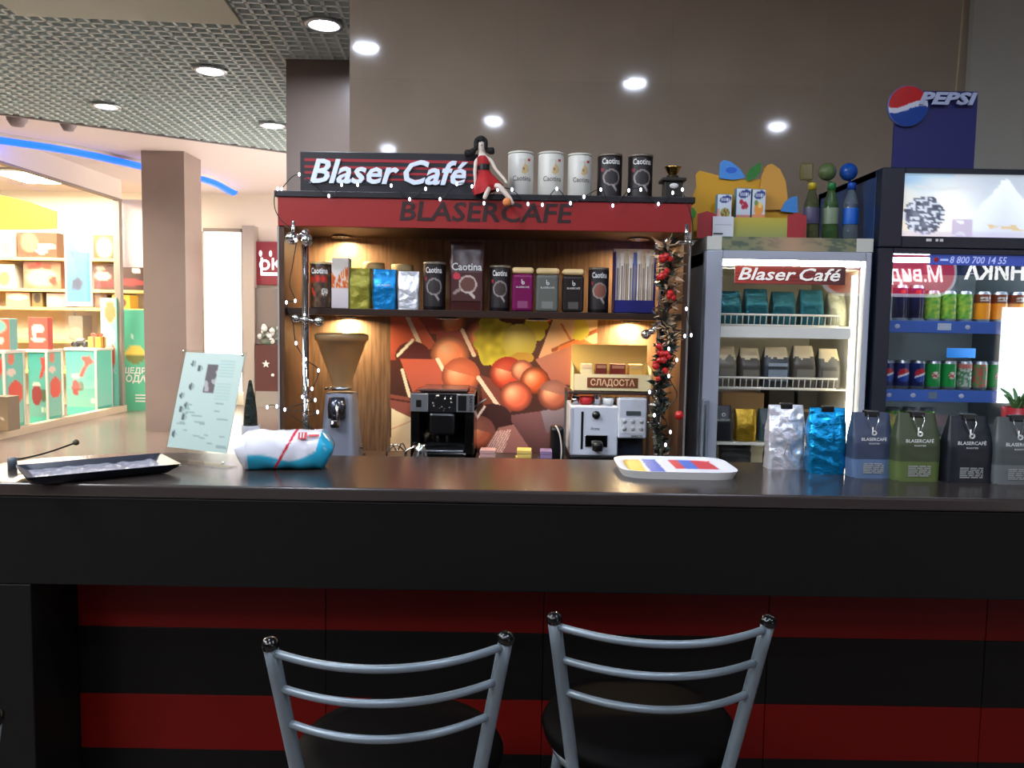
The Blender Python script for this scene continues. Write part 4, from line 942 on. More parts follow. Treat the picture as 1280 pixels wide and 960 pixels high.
# tall brown pack
w = .135; h = htop(303); t = thing('cocoa_pack', 'tall dark brown cocoa pack, tallest on the lit shelf', 'cocoa pack', (xs_(583.5), YS, z_), 0, SG)
b, fy = pack_mesh(w, .05, h, mat('pack_brown', (62, 26, 24), .28), .003, shoulder=.97, seed=8, topd=.006)
def bigcup(u, v):
    c = (66, 28, 26); d = math.hypot(u-.54, (v-.45)*1.0)
    if d < .30: c = (190, 170, 160)
    if d < .25: c = (96, 58, 50)
    if math.hypot(u-.16, v-.18) < .12: c = (190, 50, 70)
    if seg_d(u, v, (.62, .74), (.74, .86)) < .05: c = (190, 176, 168)
    if seg_d(u, v, (.1, .75), (.28, .6)) < .05: c = (150, 130, 124)
    return c
b.art(bigcup, w*.86, w*.86, 30, 30, T(0, 0, h*.36) @ FRONT, ART, lambda v: Vector((v.x, v.y, -fy(h*.36+v.y)+.0035)))
b.text('Caotina', h*.15, WHITEINK, T(0, fy(h*.62)-.006, h*.63) @ FRONT, width=w*.86, bold=.015); b.build('pack', t)
# coloured coffee tins with cream lids
for px, w_, py, rgb, lab in [(653, .082, 334, (112, 18, 76), 'magenta coffee canister with cream lid on the lit shelf'), (683.5, .088, 334.5, (96, 98, 92), 'grey green coffee canister with cream lid on the lit shelf'), (715.5, .082, 335, (38, 32, 30), 'dark brown coffee canister with cream lid on the lit shelf')]:
    h = htop(py); t = thing('coffee_canister', lab, 'canister', (xs_(px), YS, z_), 0, SG); b = MB()
    b.box(-w_/2, w_/2, -.04, .04, 0, h*.85, mat('can_%d' % rgb[0], rgb, .3), .012, seg=4); fy = lambda z: -.0402
    b.text('BLASERCAFÉ', .010, WHITEINK, T(0, -.0412, h*.55) @ FRONT, width=w_*.6); b.lathe([(.003, -.001), (.0062, -.001), (.0062, .001), (.003, .001), (.003, -.001)], WHITEINK, 14, T(.001, -.041, h*.645) @ Matrix.Rotation(PI/2, 4, 'X')); b.tube([(-.004, -.041, h*.64), (-.004, -.041, h*.73)], .0013, WHITEINK, 6)
    b.box(-w_*.24, w_*.24, -.0412, -.0402, h*.08, h*.24, mat('can_band_%d' % rgb[0], mix(rgb, (190, 190, 180), .3), .4)); b.build('can', t)
    b = MB(); b.box(-w_/2-.001, w_/2+.001, -.041, .041, h*.85, h, LIDC, .012, seg=4); b.build('lid', t)
# blue display box of stick packs
w = .158; h = htop(307); t = thing('stick_display', 'blue display box full of pale stick sachets at the right end of the lit shelf', 'display box', (xs_(791.5), YS-.035, z_), 0, SG)
b = MB(); NAVY = mat('navy_card', (34, 36, 110), .4); b.box(-w/2, w/2, 0, .08, 0, .004, NAVY); b.box(-w/2, w/2, 0, .003, 0, h*.20, NAVY); b.box(-w/2, -w/2+.003, 0, .08, 0, h*.93, NAVY); b.box(w/2-.003, w/2, 0, .08, 0, h*.93, NAVY); b.box(-w/2, w/2, .077, .08, 0, h, NAVY); b.box(-w/2+.003, w/2-.003, .074, .077, h*.78, h, mat('sachet_white', (236, 228, 214), .45)); b.build('box', t)
for i in range(9):
    x = -w/2+.013+i*.0165; b = MB(); hh = h*(.86+.04*((i*7) % 3)); m = [mat('sachet_white', (236, 228, 214), .45), mat('sachet_beige', (206, 186, 160), .45), mat('sachet_blue', (96, 110, 170), .4)][(0, 0, 1, 0, 2, 0, 1, 0, 1)[i]]
    b.box(x-.0075, x+.0075, .012, .020, .004, hh, m, .003); b.box(x-.0075, x+.0075, .0145, .0175, hh-.001, hh+.006, m); b.box(x-.003, x+.003, .0112, .0122, hh*.2, hh*.8, mat('sachet_print', (150, 130, 120), .5)); b.build('sachet', t)
# ================================================================ MACHINES ON THE KIOSK WORKTOP
WT = .9705
YM = 3.16
def xm(px, Y=YM): return P(px, 520, Y).x
def zm(py, Y=YM, px=600): return P(px, py, Y).z
# grinder
t = thing('coffee_grinder', 'steel coffee grinder with a large amber hopper at the left of the kiosk', 'coffee grinder', (xm(427), YM, WT))
gx = 0; b = MB(); zt = zm(421)-WT; zn = zm(486)-WT; zb = zm(494)-WT
AMB = mat('amber_plastic', (244, 206, 150), .1, trans=.6, spec=.6)
b.lathe([(.033, zn), (.036, zn+.01), (.098, zt-.025), (.104, zt-.022), (.106, zt-.004), (.104, zt), (.100, zt-.002), (.094, zt-.022), (.030, zn+.012)], AMB, 36); b.lathe([(.104, zt), (.09, zt+.006), (0, zt+.007)], AMB, 36); b.build('hopper', t)
b = MB(); b.lathe([(.030, zn-.012), (.040, zn-.012), (.040, zn-.004), (.032, zn+.004), (0, zn+.004)], STEEL, 28); b.tube([(-.06, 0, zn-.010), (-.035, 0, zn-.006)], .004, CHROME, 8); b.sphere((-.062, 0, zn-.010), .006, BLACK, 8); b.build('collar', t)
def gb(u, v):
    z = lerp(.012, zb, v); hw_ = lerp(.075, .054, v); hd_ = lerp(.085, .060, v); a = u*2*PI; n = 6; c_, s_ = math.cos(a), math.sin(a); r = (abs(c_)**n+abs(s_)**n)**(-1/n)
    return (c_*r*hw_, s_*r*hd_, z)
GST = mat('grinder_steel', (150, 158, 176), .35, .45)
b = MB(); b.grid(gb, 40, 14, GST, close_u=True); b.lathe([(0, 0), (.056, 0), (.056, .004), (0, .004)], STEEL, 28, T(0, 0, zb-.002)); b.box(-.08, .08, -.09, .09, 0, .012, BLACK, .004); b.build('body', t)
b = MB(); b.lathe([(0, -.045), (.034, -.045), (.036, 0), (.030, .035), (0, .036)], mat('doser_steel', (90, 96, 108), .2, .8), 24, T(0, -.085, zb-.045)); b.tube([(.004, -.11, zb-.02), (.010, -.128, zb-.06), (.016, -.128, zb-.115)], .006, CHROME, 8); b.box(-.018, .018, -.13, -.06, zb-.125, zb-.092, CHROME, .006); b.build('doser', t)
b = MB(); b.box(.075, .088, -.02, .02, .045, .055, CHROME, .002); b.build('switch', t)
# black bean-to-cup machine
x0_, x1_ = xm(514, 3.08), xm(593, 3.08); w = x1_-x0_; t = thing('coffee_machine', 'black coffee machine with a silver control strip in front of the hazelnut poster', 'coffee machine', ((x0_+x1_)/2, 3.06, WT))
zt = zm(488, 3.08)-WT; zp0 = zm(516, 3.08)-WT; zp1 = zm(491, 3.08)-WT
b = MB(); b.box(-w/2, w/2, .10, .28, 0, zt-.01, GLOSSBLACK, .008); b.box(-w/2, -w/2+.035, .0, .11, 0, zt-.02, GLOSSBLACK, .006); b.box(w/2-.035, w/2, .0, .11, 0, zt-.02, GLOSSBLACK, .006); b.box(-w/2, w/2, .0, .28, 0, .05, GLOSSBLACK, .006); b.box(-w/2, w/2, -.005, .28, zp0, zp1-.002, mat('panel_dark', (26, 26, 28), .2), .004)
b.box(-w/2+.03, w/2-.03, .02, .26, zp1, zp1+.012, mat('machine_top', (70, 50, 48), .2), .005); b.build('body', t)
b = MB(); SIL = mat('silver_panel', (150, 152, 156), .28, .7); b.box(-w/2, -w/2+.068, -.010, -.004, zp0+.004, zp1-.004, SIL, .002); b.box(w/2-.068, w/2, -.010, -.004, zp0+.004, zp1-.004, SIL, .002)
b.box(-w/2+.022, -w/2+.042, -.013, -.009, zp0+.022, zp0+.05, BLACK, .002); b.box(w/2-.062, w/2-.03, -.012, -.009, zp0+.01, zp1-.01, BLACK, .001); b.text('SAECO', .014, DARKINK, T(w/2-.013, -.0115, (zp0+zp1)/2) @ Matrix.Rotation(PI/2, 4, 'Y') @ FRONT, width=.06, bold=.02)
r2 = random.Random(5)
for i in range(16): b.sphere((r2.uniform(-w/2+.085, w/2-.085), -.006, r2.uniform(zp0+.008, zp1-.008)), r2.uniform(.002, .005), CHROME, 8)
b.build('control_panel', t)
b = MB(); b.box(-.05, .05, -.012, .10, zp0-.085, zp0, mat('brew_black', (18, 18, 19), .2), .01); 
for s in (-1, 1): b.lathe([(.004, -.03), (.008, -.022), (.008, 0), (0, 0)], BLACK, 12, T(s*.018, .02, zp0-.085))
b.build('brew_unit', t)
b = MB(); b.tube([(w/2-.005, .02, zp0+.02), (w/2+.03, .01, zp0+.045), (w/2+.045, .008, zp0+.055)], .0028, SIL, 8); b.build('steam_lever', t)
b = MB(); b.box(-w/2+.04, w/2-.04, .0, .10, .05, .058, STEEL, .002); b.build('drip_tray', t)
# chrome jug and wire tangle left of it
q = P(525, 560, 2.99); t = thing('milk_jug', 'small chrome milk jug at the left foot of the black coffee machine', 'jug', (q.x, 3.0, WT))
b = MB(); b.lathe([(0, 0), (.030, 0), (.032, .005), (.030, .045), (.021, .065), (.023, .088), (.021, .088), (.018, .066), (.026, .045), (.026, .006), (0, .006)], CHROME, 24); b.build('body', t); b = MB(); b.tube(smooth_path([(-.028, 0, .02), (-.052, 0, .03), (-.055, 0, .06), (-.022, 0, .08)], 6), .004, CHROME, 8); b.build('handle', t)
q = P(496, 565, 3.02); b = MB(); b.tube(smooth_path([(-.035, 0, .004), (-.04, .01, .05), (-.02, -.005, .085), (.0, .01, .06), (.02, 0, .09), (.035, .01, .05), (.03, 0, .004)], 6), .003, CHROME, 8); b.tube(smooth_path([(-.03, .01, .06), (0, -.01, .085), (.03, .01, .055)], 6), .003, CHROME, 8); tag(b.build('wire_whisk', None, (q.x, 3.02, WT)), 'bent chrome wire piece left of the milk jug', 'wire')
# papers
for px, dxx, hz, rgb, lab in [(610, .06, .074, (176, 136, 130), 'pile of pinkish paper strips right of the black coffee machine'), (655, .055, .076, (206, 176, 90), 'yellow packet lying beside the paper strips'), (682, .045, .074, (130, 106, 140), 'purple packet lying left of the white espresso machine')]:
    q = P(px, 565, 3.03); b = MB(); n = 5
    for i in range(n): b.box(-dxx/2+.003*math.sin(i*2.3), dxx/2+.003*math.sin(i*2.3), -.035, .035, hz*i/n, hz*(i+.96)/n, mat('paper_%d' % rgb[0], rgb, .6), .002, Matrix.Rotation(.08*math.sin(i*4), 4, 'Z'))
    tag(b.build('paper_packet', None, (q.x, 3.02+(.0 if px != 655 else .0), WT)), lab, 'packet')
# white espresso machine
YW = 3.10
x0_, x1_ = xm(713, YW), xm(808, YW); w = x1_-x0_; xw = lambda px: xm(px, YW)-(x0_+x1_)/2; zw = lambda py: zm(py, YW, 760)-WT
t = thing('espresso_machine', 'white espresso machine with a display and round keys under the sweets box', 'espresso machine', ((x0_+x1_)/2, YW, WT))
WM = mat('machine_white', (196, 202, 212), .35); zt = zw(508); zh = zw(497)
b = MB(); b.box(xw(713), xw(773), 0, .24, .04, zt, WM, .006); b.box(xw(773), xw(808), .06, .24, .0, zh-.02, mat('machine_navy', (36, 42, 56), .35), .004); b.box(xw(713), xw(808), 0, .24, 0, .04, BLACK, .004)
b.box(xw(726.5), xw(729.5), -.002, .004, zw(562), zw(515), BLACK, .001); b.box(xw(713), xw(716.5), -.002, .0, .05, zt-.01, mat('panel_seam', (170, 176, 186), .4)); b.build('body', t)
b = MB(); b.box(xw(772.5), xw(808), -.012, .06, zw(547), zh, WM, .006); b.box(xw(782), xw(800), -.015, -.011, zw(518), zw(513), mat('lcd_dark', (70, 84, 84), .2)); b.box(xw(775), xw(806), -.0135, -.0115, zw(541), zw(522), mat('key_plate', (210, 214, 218), .4), .001)
for i in range(3):
    for j in range(2): b.lathe([(0, -.003), (.0075, -.003), (.009, 0)], mat('key_grey', (170, 174, 180), .4), 14, T(xw(780+i*10.5), -.0135, zw(526+j*9)) @ Matrix.Rotation(PI/2, 4, 'X') @ Matrix.Scale(-1, 4, (0,0,1)))
b.text('SAECO', .012, DARKINK, T(xw(796), -.0135, zw(544.3)) @ FRONT, width=.045, bold=.02); b.build('control_head', t)
b = MB(); b.lathe([(0, -.014), (.012, -.014), (.015, -.002), (.016, 0)], BLACK, 18, T(xw(745), 0, zw(519)) @ Matrix.Rotation(-PI/2, 4, 'X') @ Matrix.Scale(1, 4)); b.sphere((xw(745), -.002, zw(519)), .014, BLACK, 14, (1, .6, 1)); b.build('steam_knob', t)
b = MB(); b.text('Aroma', .018, DARKINK, T(xw(744), -.0012, zw(536)) @ FRONT, shear=.3, width=.035); b.build('script_print', t)
b = MB(); b.box(xw(732), xw(760), -.004, .002, zw(559), zw(544), CHROME, .002); b.lathe([(0, -.02), (.02, -.02), (.022, .0), (.02, .012), (0, .012)], BLACK, 20, T(xw(747), -.02, zw(556))); b.build('brew_spout', t)
# things on the white machine
def top(px, py): return ((x0_+x1_)/2+xw(px), YW+.06, WT+zt+.001)
b = MB(); b.lathe([(0, 0), (.022, 0), (.027, .03), (.024, .03), (.02, .005), (0, .005)], REDINK, 20); tag(b.build('red_cup', None, top(734, 500)), 'small red cup on top of the white espresso machine', 'cup')
b = MB(); b.lathe([(0, 0), (.014, 0), (.016, .034), (.013, .045), (.015, .05), (.012, .05), (.010, .044), (0, .01)], CHROME, 18); b.tube(smooth_path([(.014, 0, .01), (.028, 0, .02), (.024, 0, .042), (.012, 0, .046)], 5), .0025, CHROME, 6); tag(b.build('chrome_pitcher', None, top(747.5, 500)), 'tiny chrome pitcher beside the red cup on the white machine', 'pitcher')
b = MB(); b.lathe([(0, 0), (.020, 0), (.026, .028), (.023, .028), (.018, .005), (0, .005)], WHITE, 20); tag(b.build('white_cup', None, top(762, 502)), 'small white cup on top of the white espresso machine', 'cup')
b = MB(); b.lathe([(0, 0), (.016, 0), (.016, .03), (0, .03)], CHROME, 18); b.sphere((0, 0, .034), .012, CHROME, 10); tag(b.build('sugar_shaker', None, top(720, 502)), 'small chrome lidded pot at the left end of the white machine top', 'pot')
# strap of the black bag left of the white machine
q = P(697, 560, 3.06); b = MB(); b.box(-.026, .026, .02, .10, 0, zm(533, 3.06)-WT, BLACK, .012); b.tube(smooth_path([(.012, .012, .0), (.016, .006, .06), (.010, .006, zm(545, 3.06)-WT), (-.002, .012, zm(534, 3.06)-WT), (-.008, .022, zm(532, 3.06)-WT)], 6), .0032, mat('strap_white', (200, 190, 180), .5), 8)
tag(b.build('black_case', None, (q.x, 3.06, WT)), 'black case with a pale strap left of the white espresso machine', 'case')
# riser and sweets box
YB = 3.20
x0_, x1_ = xm(712, YB), xm(812, YB); w = x1_-x0_; zr = zm(489, YB-.04, 760)
t = thing('rack_riser', 'dark rack standing over the white espresso machine, carrying the sweets box', 'rack', ((x0_+x1_)/2, YB, WT)); b = MB(); b.box(-w/2-.012, w/2+.025, -.07, .14, zr-WT-.012, zr-WT, mat('rack_dark', (52, 36, 28), .4), .003); b.build('board', t)
for sx_ in (-1, 1): 
    b = MB(); xl_ = w/2+.018 if sx_ > 0 else -w/2-.006; b.box(xl_-.006, xl_+.006, .14, .152, 0, zr-WT, STEEL, .001); b.build('leg', t)
t = thing('sweets_display', 'cream display box of chocolate bars with a brown name plate, above the espresso machine', 'display box', ((x0_+x1_)/2, YB-.065, zr+.001))
zs = lambda py: zm(py, YB-.065, 760)-zr-.001; h1 = zs(466)-zs(487.5); h2 = zs(430)-zs(487.5)
b = MB(); b.box(-w*.47, w*.47, 0, .003, 0, h1, CREAM); b.box(-w*.48, w*.48, .13, .133, .0, h2, mat('cream_back', (238, 206, 120), .55)); b.box(-w*.47, w*.47, 0, .133, 0, .003, CREAM)
for s in (-1, 1): b.prism([(0, 0), (.133, 0), (.133, h2*.62), (0, h1*1.28)], .003, CREAM, T(s*w*.475, 0, 0) @ Matrix.Rotation(PI/2, 4, 'Z') @ FRONT)
b.build('tray', t)
b = MB(); b.box(-w*.31, w*.31, -.003, -.0005, h1*.22, h1*.80, mat('plate_brown', (116, 62, 36), .4), .001); b.text('СЛАДОСТА', h1*.5, mat('plate_letters', (240, 196, 150), .5), T(0, -.0045, h1*.50) @ FRONT, width=w*.54, bold=.025); b.build('name_plate', t)
for i, (px, pw, rgb, lab) in enumerate([(731, 15, (236, 222, 176), 'cream wrapped chocolate bar at the left of the sweets box'), (749, 15, (110, 46, 36), 'narrow brown chocolate bar in the middle of the sweets box'), (769.5, 20, (118, 44, 32), 'wide brown chocolate bar in the middle of the sweets box'), (791.5, 18, (232, 192, 104), 'yellow wrapped chocolate bar at the right of the sweets box')]):
    ww = pw*YB/1000; hh = zs(455.5)-.004; b = MB(); b.prism([(-ww/2, 0), (ww/2, 0), (ww*.44, hh), (-ww*.44, hh)], .05, mat('bar_%d_%d' % (i, rgb[0]), rgb, .4), T(0, .0, 0) @ FRONT)
    b.box(-ww*.38, ww*.38, -.0015, 0, hh*.84, hh*.96, mat('bar_print_%d' % i, mix(rgb, (236, 190, 150), .6), .4))
    tag(b.build('chocolate_bar', None, ((x0_+x1_)/2+xm(px, YB)-(x0_+x1_)/2, YB-.04, zr+.0045)), lab, 'chocolate bar', 'bars in the sweets box')
# ================================================================ CHROME POLES, GARLAND, STRING LIGHTS
def pole(label, px0, px1, py1, Y, joints):
    a = P(px0, 300, Y); t = thing('chrome_pole', label, 'pole', (a.x, Y, 0), 0, 'chrome poles at the kiosk sides')
    b = MB(); zt = P(px0, py1, Y).z; b.tube([(0, 0, 0.0), (0, 0, zt)], .0125, CHROME, 16); b.lathe([(0, 0), (.05, 0), (.05, .006), (.02, .012), (.013, .03)], CHROME, 20); b.build('tube', t)
    for pts in joints:
        b = MB(); pp = [P(x, y, Y)-Vector((a.x, Y, 0))+Vector((0, dy, 0)) for x, y, dy, r in pts]
        b.tube(pp, .0075, CHROME, 10)
        for p, (x, y, dy, r) in zip(pp, pts): b.sphere(p, r, CHROME, 14)
        b.build('clamp', t)
    return t
pole('upright chrome pole with ball clamps at the left side of the kiosk', 381.5, 381.5, 296, 2.93, [[(366, 298, -.01, .024), (384, 292, -.02, .016), (386, 301, -.025, .022)], [(368, 278, -.01, .006), (367, 300, -.01, .012)], [(372, 398, -.015, .016), (384, 400, -.02, .016), (400, 402, -.012, .019)]])
pole('upright chrome pole wrapped by the garland at the right side of the kiosk', 829, 829, 304, 2.93, [[(822, 306, -.01, .014), (834, 303, -.02, .016), (862, 304, -.02, .012)], [(857, 282, -.02, .005), (857, 303, -.02, .010)], [(806, 418, -.02, .018), (820, 408, -.02, .016), (834, 402, -.02, .016)], [(812, 414, -.04, .012), (822, 404, -.03, .012)]])
# garland
t = thing('garland', 'christmas garland with red berries and foil leaves wound down the right chrome pole', 'garland', (P(834, 430, 2.9).x, 2.905, 0))
gp = [P(x, y, 2.90)-Vector(t.location) for x, y in [(832, 306), (838, 330), (833, 352), (838, 376), (828, 398), (838, 418), (832, 440), (830, 462), (824, 484), (828, 506), (820, 530), (828, 556), (824, 580)]]
gpath = smooth_path(gp, 6); r2 = random.Random(21)
b = MB(); b.tube(gpath, .009, mat('garland_stem', (46, 44, 34), .7), 6); b.build('stem', t)
GL = [mat('garland_green', (44, 58, 44), .5), mat('garland_silver', (170, 166, 156), .25, .8), mat('garland_brown', (120, 92, 70), .45), mat('garland_pale', (206, 176, 140), .4), mat('garland_dark', (30, 34, 36), .5)]
b = MB()
for i in range(760):
    k_ = r2.random(); p = gpath[int(k_*(len(gpath)-1))]; a = r2.uniform(0, 2*PI); up_ = r2.uniform(-.6, .9); l = r2.uniform(.03, .07); wv = (1-.35*k_)
    d = Vector((math.cos(a), math.sin(a)*.7, up_)).normalized()
    m = r2.choices(GL, [(.3, .25, .3, .6, .1), (.8, .3, .2, .05, .7)][k_ > .45])[0]
    L = b.bm.verts; q0 = p+d*.004; q1 = p+d*l*wv; sd_ = d.cross(Vector((r2.uniform(-1, 1), r2.uniform(-1, 1), 1))).normalized()*l*.16; nn = d.cross(sd_).normalized()*l*.04; md = (q0+q1)/2
    v = [L.new(q0), L.new(md+sd_+nn), L.new(q1), L.new(md-sd_+nn), L.new(md-nn)]
    mi_ = b.mi(m)
    for tri in ((0, 1, 4), (1, 2, 4), (2, 3, 4), (3, 0, 4), (0, 1, 2), (0, 2, 3)):
        try: f = b.bm.faces.new([v[j] for j in tri]); f.material_index = mi_
        except ValueError: pass
o = b.build('foliage', t)
BER = mat('berry_red', (176, 30, 28), .25)
for x, y, n in [(832, 322, 5), (830, 340, 4), (836, 366, 3), (826, 436, 5), (824, 452, 4), (832, 446, 3), (826, 470, 2)]:
    for j in range(n):
        p = P(x+r2.uniform(-6, 6), y+r2.uniform(-7, 7), 2.86)-Vector(t.location); b = MB(); b.sphere(p, r2.uniform(.009, .014), BER, 10); b.build('berry', t)
p = P(849, 519, 2.86)-Vector(t.location); b = MB(); b.sphere(p, .017, BER, 14); b.build('bauble', t)
# string lights
BULB = mat('bulb_glow', (220, 222, 255), .4, emit=9); WIRE = mat('light_wire', (24, 26, 24), .5)
def lights(label, pts, Y, cable):
    a = P(*cable[0], Y); t = thing('string_lights', label, 'string lights', a, 0, 'christmas lights on the kiosk')
    b = MB(); b.tube(smooth_path([P(x, y, Y+dy)-a for x, y, dy in [(c[0], c[1], .0) for c in cable]], 5), .0018, WIRE, 5); b.build('wire', t)
    for i, (x, y) in enumerate(pts):
        p = P(x, y, Y-.004)-a; b = MB(); b.sphere(p, .0052, BULB, 8, (.8, .8, 1.25)); o = b.build('bulb', t)
top_p = [(352, 236), (374, 218), (411, 245), (427, 231), (447, 231), (489, 232), (512, 249), (532, 236), (550, 249), (571, 230), (590, 233), (605, 254), (622, 237), (640, 237), (660, 255), (678, 256), (696, 236), (713, 254), (730, 246), (751, 237), (766, 257), (786, 238), (801, 237), (823, 255), (841, 241), (853, 237)]
lights('strand of small cold white lights along the kiosk canopy', top_p, 2.975, top_p)
lf = [(347, 236), (343, 246), (344, 262), (352, 276), (362, 284), (370, 300), (366, 330), (362, 356), (369, 376), (358, 378), (366, 402), (370, 429), (382, 449), (398, 463), (390, 486), (378, 496), (394, 500), (356, 512), (397, 515), (380, 524), (394, 539), (346, 508), (334, 509)]
lights('strand of small cold white lights hanging down the left kiosk side', [lf[i] for i in (0, 8, 9, 11, 12, 13, 14, 15, 16, 17, 18, 20, 21, 22, 5)], 2.90, lf)
rt = [(853, 240), (862, 262), (866, 290), (860, 330), (858, 386), (864, 419), (856, 420), (840, 424), (836, 436), (846, 450), (836, 470), (846, 496), (818, 519), (812, 490), (838, 540), (832, 556), (834, 572)]
lights('strand of small cold white lights winding down the garland pole', [rt[i] for i in (4, 5, 6, 8, 9, 10, 12, 13, 14, 15)], 2.85, rt)
# ================================================================ WHITE GLASS-DOOR FRIDGE
FX0, FX1, FF, FT = .716, 1.330, 3.0, 1.808
fw = FX1-FX0; fx = (FX0+FX1)/2
FBODY = mat('fridge_grey_white', (166, 172, 184), .3); FIN = mat('fridge_inner', (240, 234, 214), .45); FWIRE = mat('wire_white', (226, 224, 212), .4)
t = thing('display_fridge', 'white glass-door fridge stocked with coffee bags, between the kiosk and the blue fridge', 'fridge', (fx, FF, 0))
b = MB(); FD = .56; hw = fw/2
b.box(-hw, -hw+.035, .05, FD, .08, FT, FBODY, .006); b.box(hw-.02, hw, .05, FD, .08, FT, FBODY, .006); b.box(-hw, hw, FD-.03, FD, .08, FT, FBODY); b.box(-hw, hw, .05, FD, FT-.06, FT, FBODY, .006); b.box(-hw, hw, .05, FD, .08, .30, FBODY, .004); b.box(-hw+.03, hw-.03, .08, FD-.03, 0, .08, BLACK); b.build('cabinet', t)
b = MB(); b.box(-hw+.035, hw-.02, FD-.035, FD-.03, .3, FT-.06, FIN); b.box(-hw+.035, -hw+.04, .055, FD-.03, .3, FT-.06, FIN); b.box(hw-.025, hw-.020, .055, FD-.03, .3, FT-.06, FIN); b.box(-hw+.035, hw-.02, .055, FD-.03, FT-.066, FT-.06, FIN); b.build('liner', t)
fxx = lambda px, Y=FF: P(px, 440, Y).x-fx
fz = lambda py, Y=FF, px=985: P(px, py, Y).z
gl, gr, gt, gb_ = fxx(900), fxx(1077), fz(325), .36
b = MB(); b.box(-hw, gl, 0, .045, .09, FT-.002, FBODY, .004); b.box(gr, hw, 0, .045, .09, FT-.002, FBODY, .004); b.box(gl, gr, 0, .045, gt, FT-.002, FBODY, .003); b.box(gl, gr, 0, .045, .09, gb_, FBODY, .003); d_ = b.build('door', t)
b = MB(); b.box(gl, gr, .016, .022, gb_, gt, PANE); b.build('glass_pane', d_)
b = MB(); hx = fxx(882); z0, z1 = fz(565), fz(500); b.box(hx-.012, hx+.014, -.03, -.0, z0-.12, z1, mat('handle_grey', (120, 130, 142), .35), .006); b.box(hx-.004, hx+.002, -.033, -.029, z0-.1, z1-.02, STEEL); b.build('handle', d_)
b = MB(); sx0, sx1, sz0, sz1 = fxx(916), fxx(1054), fz(355), fz(332); sw = sx1-sx0; sh_ = sz1-sz0; sm = (sx0+sx1)/2
def strip(u, v):
    c = mix((196, 62, 44), (120, 50, 46), u*1.1); c = mix(c, (222, 140, 110), max(0, .5-abs(v-.05)*3))
    if (v*5) % 1 < .22: c = mix(c, (70, 30, 32), .6)
    return mix(c, (70, 44, 44), max(0, (u-.75)*3))
b.box(sx0, sx1, .0125, .0145, sz0, sz1, WHITE); b.art(strip, sw, sh_, 40, 16, T(sm, .012, (sz0+sz1)/2) @ FRONT)
b.text('Blaser Café', sh_*.95, mat('strip_letters', (244, 240, 232), .4, emit=.25), T(sm-.002, .0105, (sz0+sz1)/2) @ FRONT, ext=.0005, bold=.015, shear=.28, word=.55, width=sw*.93); b.build('logo_strip', d_)
b = MB(); b.box(gl+.005, gr-.005, .047, .066, gt-.018, gt+.004, mat('fridge_lamp', (255, 250, 232), .4, emit=60)); b.build('lamp', t)
b = MB(); b.box(gr-.018, gr-.004, .06, .075, .45, gt-.05, mat('fridge_side_lamp', (255, 246, 220), .4, emit=9)); b.build('side_lamp', t)
# wire shelves with raised front rails
SZ = [fz(407), fz(488), fz(559), .62]
for i, z in enumerate(SZ):
    b = MB(); xa, xb = -hw+.042, hw-.028
    for y in [.10, .20, .30, .40, .50]: b.tube([(xa, y, z-.004), (xb, y, z-.004)], .003, FWIRE, 6)
    n = 34
    for k_ in range(n+1): x = lerp(xa, xb, k_/n); b.tube([(x, .10, z-.001), (x, .51, z-.001)], .0017, FWIRE, 5)
    if i < 2:
        rt_ = .040
        b.tube([(xa, .085, z+rt_), (xb-.045, .085, z+rt_)], .0042, FWIRE, 8); b.tube([(xa, .10, z), (xb-.045, .10, z)], .0035, FWIRE, 8)
        for k_ in range(22): x = lerp(xa, xb-.045, (k_+.5)/22); b.tube([(x, .085, z+rt_), (x+.003, .10, z)], .0022, FWIRE, 5)
    if i == 0: b.box(xa, xb, .060, .063, z-.048, z-.006, mat('price_rail', (236, 236, 228), .4), .001)
    if i == 2: b.box(xa, xb, .090, .100, z-.008, z+.003, FWIRE, .001)
    b.build('shelf', t)
# stock
BG = 'bags in the white fridge'
TEALF = mat('teal_foil', (14, 88, 100), .3, .5, bump=.3, noise_scale=40)
Y1 = FF+.148
def fbag(px0, px1, py0, base, m, lab, seed, dy=0, crumple=.005, shoulder=.9, d=.07, text=None, name='coffee_bag'):
    Y = Y1+dy; x0, x1 = P(px0, 430, Y).x, P(px1, 430, Y).x; h = P(985, py0, Y).z-base
    b, fy = pack_mesh((x1-x0)*.96, d, h, m, crumple, shoulder=shoulder, seed=seed, nu=40, nv=24)
    if text: b.text('BLASERCAFÉ', .012, WHITEINK, T(0, fy(h*text)-.004, h*text) @ FRONT, width=(x1-x0)*.6); b.lathe([(.004, -.001), (.008, -.001), (.008, .001), (.004, .001), (.004, -.001)], WHITEINK, 12, T(.002, fy(h*text+.02)-.004, h*text+.02) @ Matrix.Rotation(PI/2, 4, 'X'))
    return tag(b.build(name, None, ((x0+x1)/2, Y, base)), lab, 'coffee bag', BG)
for i, (a, c, py, lab) in enumerate([(895, 924, 365, 'teal foil bag at the left end of the fridge top shelf'), (926, 957, 362, 'second teal foil bag from the left on the fridge top shelf'), (960, 991, 365, 'third teal foil bag from the left on the fridge top shelf'), (994, 1026, 362, 'teal foil bag beside the grey one on the fridge top shelf')]):
    fbag(a, c, py, SZ[0]+.002, TEALF, lab, i+3)
fbag(1029, 1054, 366, SZ[0]+.002, mat('grey_foil', (150, 150, 128), .4, .4, bump=.3, noise_scale=40), 'grey foil bag at the right end of the fridge top shelf', 9)
